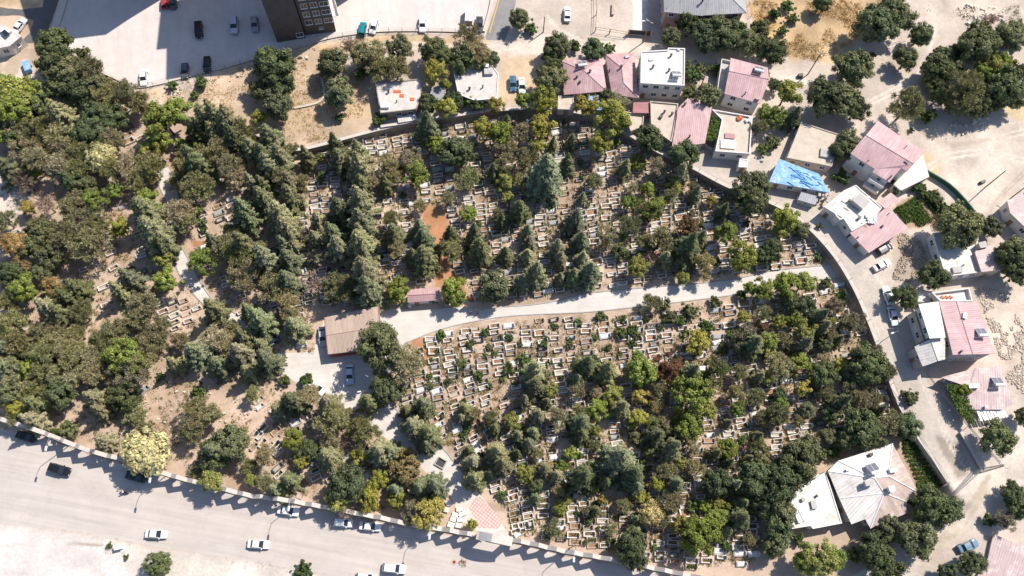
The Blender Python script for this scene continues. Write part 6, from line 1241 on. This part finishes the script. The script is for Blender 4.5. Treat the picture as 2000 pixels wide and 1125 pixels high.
def stones(label, polys, n, smin, smax, seed, cols=((.52, .46, .40), (.40, .33, .27), (.6, .56, .5)), name='rubble'):
    r = random.Random(seed)
    b = MB(); k = 0
    while k < n:
        poly = r.choice(polys); xs = [p[0] for p in poly]; ys = [p[1] for p in poly]; x, y = r.uniform(min(xs), max(xs)), r.uniform(min(ys), max(ys)); k += 1
        if not inpoly(x, y, poly) or vnoise(np.array([x]), np.array([y]), 14, seed)[0] < .38: continue
        p = at(x, y, gz(x, y)); s = smin+(smax-smin)*r.random()**3
        c8 = [(i*s*r.uniform(.25, .6), j*s*r.uniform(.2, .5), kk) for i, j in ((-1, -1), (1, -1), (1, 1), (-1, 1)) for kk in (0,)]; a = r.uniform(0, 6.3); h = s*r.uniform(.25, .7)
        bot = [(p.x+u*math.cos(a)-v*math.sin(a), p.y+u*math.sin(a)+v*math.cos(a), p.z-.05) for u, v, _ in c8]; tx, ty = r.uniform(-.15, .15)*s, r.uniform(-.15, .15)*s
        top = [(p.x+(q[0]-p.x)*.7+tx, p.y+(q[1]-p.y)*.7+ty, p.z+h*r.uniform(.7, 1.2)) for q in bot]
        b.face(top)
        for i in range(4): j = (i+1) % 4; b.face([bot[i], bot[j], top[j], top[i]])
    o = b.build(name, 'rubble'); o.color = (*cols[seed % len(cols)], 1); return tag(o, label, 'rubble', kind='stuff')
stones('broken rubble covering the slope behind the maroon-pink roof', [[(1905, 560), (1960, 570), (2000, 640), (2000, 770), (1965, 740), (1940, 660)]], 14000, .07, .5, 3)
stones('rubble and scrap beside the askew white sedan', [[(1750, 450), (1800, 470), (1815, 520), (1780, 550), (1740, 545), (1760, 500)]], 4000, .08, .55, 4)
stones('stones along the dirt lot edge under the hedge', [[(1800, 255), (1930, 225), (1935, 265), (1830, 275)], [(1880, 10), (1960, 15), (1960, 60), (1890, 60)]], 420, .2, 1.2, 5)
stones('scattered stones and old grave markers on the open western ground', [[(270, 740), (420, 740), (400, 860), (280, 850)], [(480, 740), (520, 800), (420, 860), (400, 800)]], 330, .2, .8, 6)
stones('stones scattered over the dry field bank', [[(300, 160), (350, 165), (360, 190), (310, 190)], [(600, 95), (680, 85), (640, 130), (560, 130)], [(480, 135), (520, 130), (440, 165)]], 330, .2, 1.0, 9)
stones('loose stones between the graves', CEM, 1500, .12, .5, 12)
# ------------------------------------------------------------------ single objects
for i, (x, y, w_, h_, a, lb) in enumerate([(876, 983, 1.1, 1.0, .3, 'upper of two grey slabs in shade by the gate'), (871, 995, 1.2, 1.0, -.2, 'lower of two grey slabs in shade by the gate'), (897, 995, 1.2, .9, 0, 'grey slab standing apart at the shade edge'),
     (889, 1005, 1.3, .9, -.2, 'white slab topmost in the sunlit stack by the gate'), (903, 1003, 1.6, 1.0, .5, 'broad white slab touching the pale floor patch'), (885, 1014, 1.2, .9, -.2, 'white slab second row left by the gate'), (899, 1015, 1.3, .9, 0, 'white slab second row right by the gate'),
     (881, 1025, 1.4, 1.1, -.25, 'white slab against the wall, left one'), (896, 1026, 1.3, 1.0, -.1, 'white slab against the wall, right one'), (1010, 1043, 1.3, 1.1, .7, 'tilted square white slab right of the gate')]):
    b = MB(); p = at(x, y, .5); b.box((0, 0, .42), (w_, h_, .12)); b.box((0, 0, .2), (w_*.7, h_*.7, .38)); o_ = b.build('stone_bench', 'marble_white'); o_.location = (p.x, p.y, .012); o_.rotation_euler.z = a; tag(o_, lb, 'stone slab', 'marble slabs at the gate')
t = empty('open_grave_vault', at(861, 904), R(-25), 'dark open vault with low concrete rim beside the shaded path', 'vault')
b = MB()
for s in (-1, 1): b.box((s*.95, 0, .2), (.2, 1.9, .4)); b.box((0, s*.85, .2), (1.7, .2, .4))
b.build('rim', 'concrete_kerb', t); b = MB(); b.box((0, 0, .03), (1.7, 1.5, .05)); b.build('pit', 'metal_dark', t)
t = empty('manhole_ring', at(887, 1098), 0, 'round red-edged manhole cover on the road below the gate', 'manhole')
b = MB(); b.tube((0, 0, .012), (0, 0, .05), .55, n=20); b.build('rim', 'stone_beige', t); b = MB(); b.tube((0, 0, .05), (0, 0, .07), .3, n=16); b.build('lid', 'tail', t)
r_ = random.Random(4); b = MB()
for i in range(60):
    a = r_.uniform(0, 6.28); q = Vector((math.cos(a), math.sin(a), 0))*r_.uniform(.1, .7); b.tube(q+Vector((0, 0, .05)), q+Vector((r_.uniform(-.5, .5), r_.uniform(-.5, .5), r_.uniform(.05, .4))), .03, n=4)
o_ = b.build('brushwood', 'wood'); o_.location = at(903, 1100); tag(o_, 'heap of dry brushwood on the road by the manhole', 'brushwood')
b = MB(); b.box((0, 0, .5), (1.2, .8, .9), .1, 0, .9); o_ = b.build('shadow_box', 'metal_dark'); o_.location = at(1562, 150, T); tag(o_, 'black box standing in for the crossbar shadow of the leaning pole', 'shadow stand-in')  # dark box drawn in place of the pole crossbar's cast shadow
b = MB(); b.box((0, 0, .45), (1.4, .7, .8), .5, 0, .8); o_ = b.build('shadow_box', 'metal_dark'); o_.location = at(1917, 357, T); tag(o_, 'black box standing in for a shadow on the dirt lot near lone pole', 'shadow stand-in')  # another dark box, this one in place of a shadow on the dirt
b = MB(); b.box((0, 0, .5), (1.5, .5, .35), .1); b.box((-.6, 0, .2), (.1, .5, .4), .1); b.box((.6, 0, .2), (.1, .5, .4), .1); o_ = b.build('timber_bench', 'stone_beige'); o_.location = at(1197, 20, T); o_.scale = (2.2, 1.3, 1); o_.rotation_euler.z = 1.5; tag(o_, 'pale timber trestle standing in the bare earth yard', 'trestle')
b = MB(); p = at(232, 1069, .6); b.box((0, 0, .55), (1.4, .8, 1.1), .3, 0, .85); b.box((0, 0, 1.15), (1.5, .9, .1), .3); o_ = b.build('utility_box', 'metal_white'); o_.location = (p.x, p.y, 0); tag(o_, 'white utility box on the bright sand by the road', 'utility box')
t = empty('covered_trailer', at(56, 134), R(-60), 'trailer under a blue tarpaulin at the top left yard', 'trailer')
b = MB(); b.box((0, 0, .9), (3.2, 1.6, .9), 0, 0, .85); b.build('tarpaulin', 'tarp_blue', t); b = MB(); b.box((-.2, 0, .4), (2.9, 1.5, .15)); b.tube((1.4, 0, .4), (2.6, 0, .35), .05); b.build('chassis', 'metal_dark', t)
for s in (-1, 1): b = MB(); b.tube((-.2, s*.7, .3), (-.2, s*.9, .3), .3, n=12); b.build('wheel', 'tyre', t)
t = empty('flag_stand', at(928, 594), 0, 'red and green flag leaning by the cemetery path under trees', 'flag')
b = MB(); b.tube((0, 0, 0), (0, 0, 4.2), .04, n=6); b.build('pole', 'metal_white', t)
for nm, m_, z0, z1 in (('red_cloth', 'tail', 2.7, 4.1), ('green_cloth', 'metal_green', 1.4, 2.68)):
    b = MB(); n = 6
    for i in range(n):
        x0, x1 = -1.5*i/n, -1.5*(i+1)/n; y0, y1 = .12*math.sin(i*1.4), .12*math.sin((i+1)*1.4); q = [(x0, y0, z0-.2*i/n), (x1, y1, z0-.2*(i+1)/n), (x1, y1, z1-.2*(i+1)/n), (x0, y0, z1-.2*i/n)]
        b.face(q); b.face([(x, y+.015, z) for x, y, z in q][::-1])
    b.build(nm, m_, t)
# fallen dead branches at the top right of the dirt lot
# ------------------------------------------------------------------ people
def skinmesh(name, joints, bones, m, parent, root=0):
    me_ = bpy.data.meshes.new(name); me_.from_pydata([j[:3] for j in joints], bones, []); me_.update(); me_.materials.append(MATS[m])
    o_ = link(name, me_, parent); sk = o_.modifiers.new('skin', 'SKIN'); sk.use_smooth_shade = True
    for v, j in zip(me_.skin_vertices[0].data, joints): v.radius = (j[3], j[3]); v.use_root = False
    me_.skin_vertices[0].data[root].use_root = True
    sb = o_.modifiers.new('sub', 'SUBSURF'); sb.levels = 1; sb.render_levels = 1; return o_
def person(label, loc, rz, shirt, trousers, pose='stand'):
    t = empty('person', loc, rz, label, 'person')
    if pose == 'stand':
        hip, kn, an, toe = .92, (.02, .50), (0, .09), .17; legs = [[(0, s*.09, hip-.04, .085), (.02, s*.10, .50, .06), (-.02+.12*s*.3, s*.11, .08, .042), (.14+.12*s*.3, s*.12, .035, .035)] for s in (-1, 1)]
        arms = [[(0, s*.19, 1.40, .05), (-.03, s*.26, 1.12, .04), (.10, s*.25, .88, .03)] for s in (-1, 1)]; spine = [(0, 0, .94, .12), (.01, 0, 1.2, .125), (0, 0, 1.40, .11), (.01, 0, 1.52, .05), (.03, 0, 1.66, .095)]
    else:
        legs = [[(-.05, s*.10, .80, .09), (.38, s*.17, .72, .065), (.30, s*.17, .32, .045), (.42, s*.17, .27, .035)] for s in (-1, 1)]
        arms = [[(.08, s*.19, 1.28, .05), (.25, s*.27, 1.08, .04), (.52, s*.27, 1.05, .03)] for s in (-1, 1)]; spine = [(-.08, 0, .84, .13), (-.02, 0, 1.08, .13), (.06, 0, 1.30, .11), (.10, 0, 1.42, .05), (.13, 0, 1.56, .095)]
    J, Bn = list(spine), [(0, 1), (1, 2), (2, 3), (3, 4)]
    for lg in legs: b0 = len(J); J += lg; Bn += [(0, b0), (b0, b0+1), (b0+1, b0+2), (b0+2, b0+3)]
    for s, ar in zip((-1, 1), arms):
        b0 = len(J); J += ar; Bn += [(2, b0), (b0, b0+1), (b0+1, b0+2)]; w = Vector(ar[2][:3]); d = (w-Vector(ar[1][:3])).normalized(); sd_ = Vector((0, 1, 0))
        pm = w+d*.07; J.append((*pm, .03)); pi_ = len(J)-1; Bn.append((b0+2, pi_))
        for k, ln in enumerate((.075, .085, .08, .06)):
            f0 = pm+d*.03+sd_*(k-1.5)*.02; f1 = f0+d*ln*.55; f2 = f1+(d+Vector((.5, 0, -.3))).normalized()*ln*.5; b1 = len(J); J += [(*f0, .010), (*f1, .009), (*f2, .008)]; Bn += [(pi_, b1), (b1, b1+1), (b1+1, b1+2)]
        th = w+d*.03+Vector((.04, -s*.02, 0)); b1 = len(J); J += [(*th, .011), (*(th+d*.04+Vector((.015, 0, 0))), .009)]; Bn += [(b0+2, b1), (b1, b1+1)]
    body = skinmesh('body', J, Bn, 'skin', t)
    sh = skinmesh('shirt', [(x, y, z, r+.028) for x, y, z, r in spine[:3]]+[(x, y, z, r+.022) for ar in arms for x, y, z, r in (ar[0], ar[1])], [(0, 1), (1, 2), (2, 3), (3, 4), (2, 5), (5, 6)], 'cloth', t); sh.color = (*shirt, 1)
    tl = [(*spine[0][:3], .145)]+[(x, y, z, r+.022) for lg in legs for x, y, z, r in lg[:3]]
    tz = skinmesh('trousers', tl, [(0, 1), (1, 2), (2, 3), (0, 4), (4, 5), (5, 6)], 'cloth', t); tz.color = (*trousers, 1)
    h = Vector(spine[4][:3]); hb = MB(); n = 10
    for i in range(4):
        for j in range(n):
            P_ = lambda a, b_: tuple(h+Vector((-.015, 0, .03))+Vector((math.cos(b_)*math.sin(a), math.sin(b_)*math.sin(a), math.cos(a)))*.118)
            a0, a1, b0, b1 = i*.45, (i+1)*.45, j*2*math.pi/n, (j+1)*2*math.pi/n; hb.face([P_(a0, b0), P_(a1, b0), P_(a1, b1), P_(a0, b1)] if i else [P_(0, 0), P_(a1, b0), P_(a1, b1)])
    hb.build('hair', 'hair', t, True)
    fb = MB()
    fb.box((h.x+.115, 0, h.z-.01), (.035, .025, .035))
    fb.build('nose', 'skin', t); eb = MB()
    for s in (-1, 1): eb.box((h.x+.102, s*.035, h.z+.02), (.012, .02, .012))
    eb.build('eyes', 'hair', t)
    return t
person('person in dark clothes and pale top standing in path shade', at(920, 612), -1.2, (.55, .56, .58), (.03, .03, .05))
person('person in dark red top standing near the pale-topped person', at(933, 613.5), 2.4, (.16, .03, .05), (.04, .03, .05))
t = empty('motorcycle', at(244, 962), prz((244, 962), (235, 960)), 'small motorcycle with rider crossing the road by the shade', 'motorcycle')
for x in (-.62, .62):
    b = MB(); b.tube((x, -.06, .3), (x, .06, .3), .3, n=16); wo = b.build('wheel', 'tyre', t); b = MB(); b.tube((x, -.07, .3), (x, .07, .3), .18, n=10); b.build('rim', 'rim', wo)
b = MB(); b.tube((-.6, 0, .35), (.1, 0, .42), .06); b.tube((.1, 0, .42), (.42, 0, .85), .05); b.tube((.62, 0, .3), (.42, 0, .95), .04); b.box((0, 0, .42), (.4, .25, .3)); b.build('frame', 'metal_dark', t)
b = MB(); b.box((.18, 0, .72), (.45, .28, .22), 0, 0, .7); o_ = b.build('tank', 'paint', t); o_.color = (.5, .04, .04, 1)
b = MB(); b.box((-.32, 0, .74), (.7, .26, .1)); b.build('saddle', 'rubber', t)
b = MB(); b.tube((.40, -.34, .98), (.40, .34, .98), .025); b.build('handlebar', 'metal', t); b = MB(); b.tube((.5, 0, .85), (.6, 0, .85), .09, n=10); b.build('headlight', 'lamp_glass', t)
rp_ = at(244, 962); person('rider in white shirt on the small motorcycle', (rp_.x, rp_.y, .0), t.rotation_euler.z, (.75, .74, .76), (.05, .06, .10), 'ride')
for t in list(PROTO.values()):
    if t.location.z < -10: bpy.data.objects.remove(t)
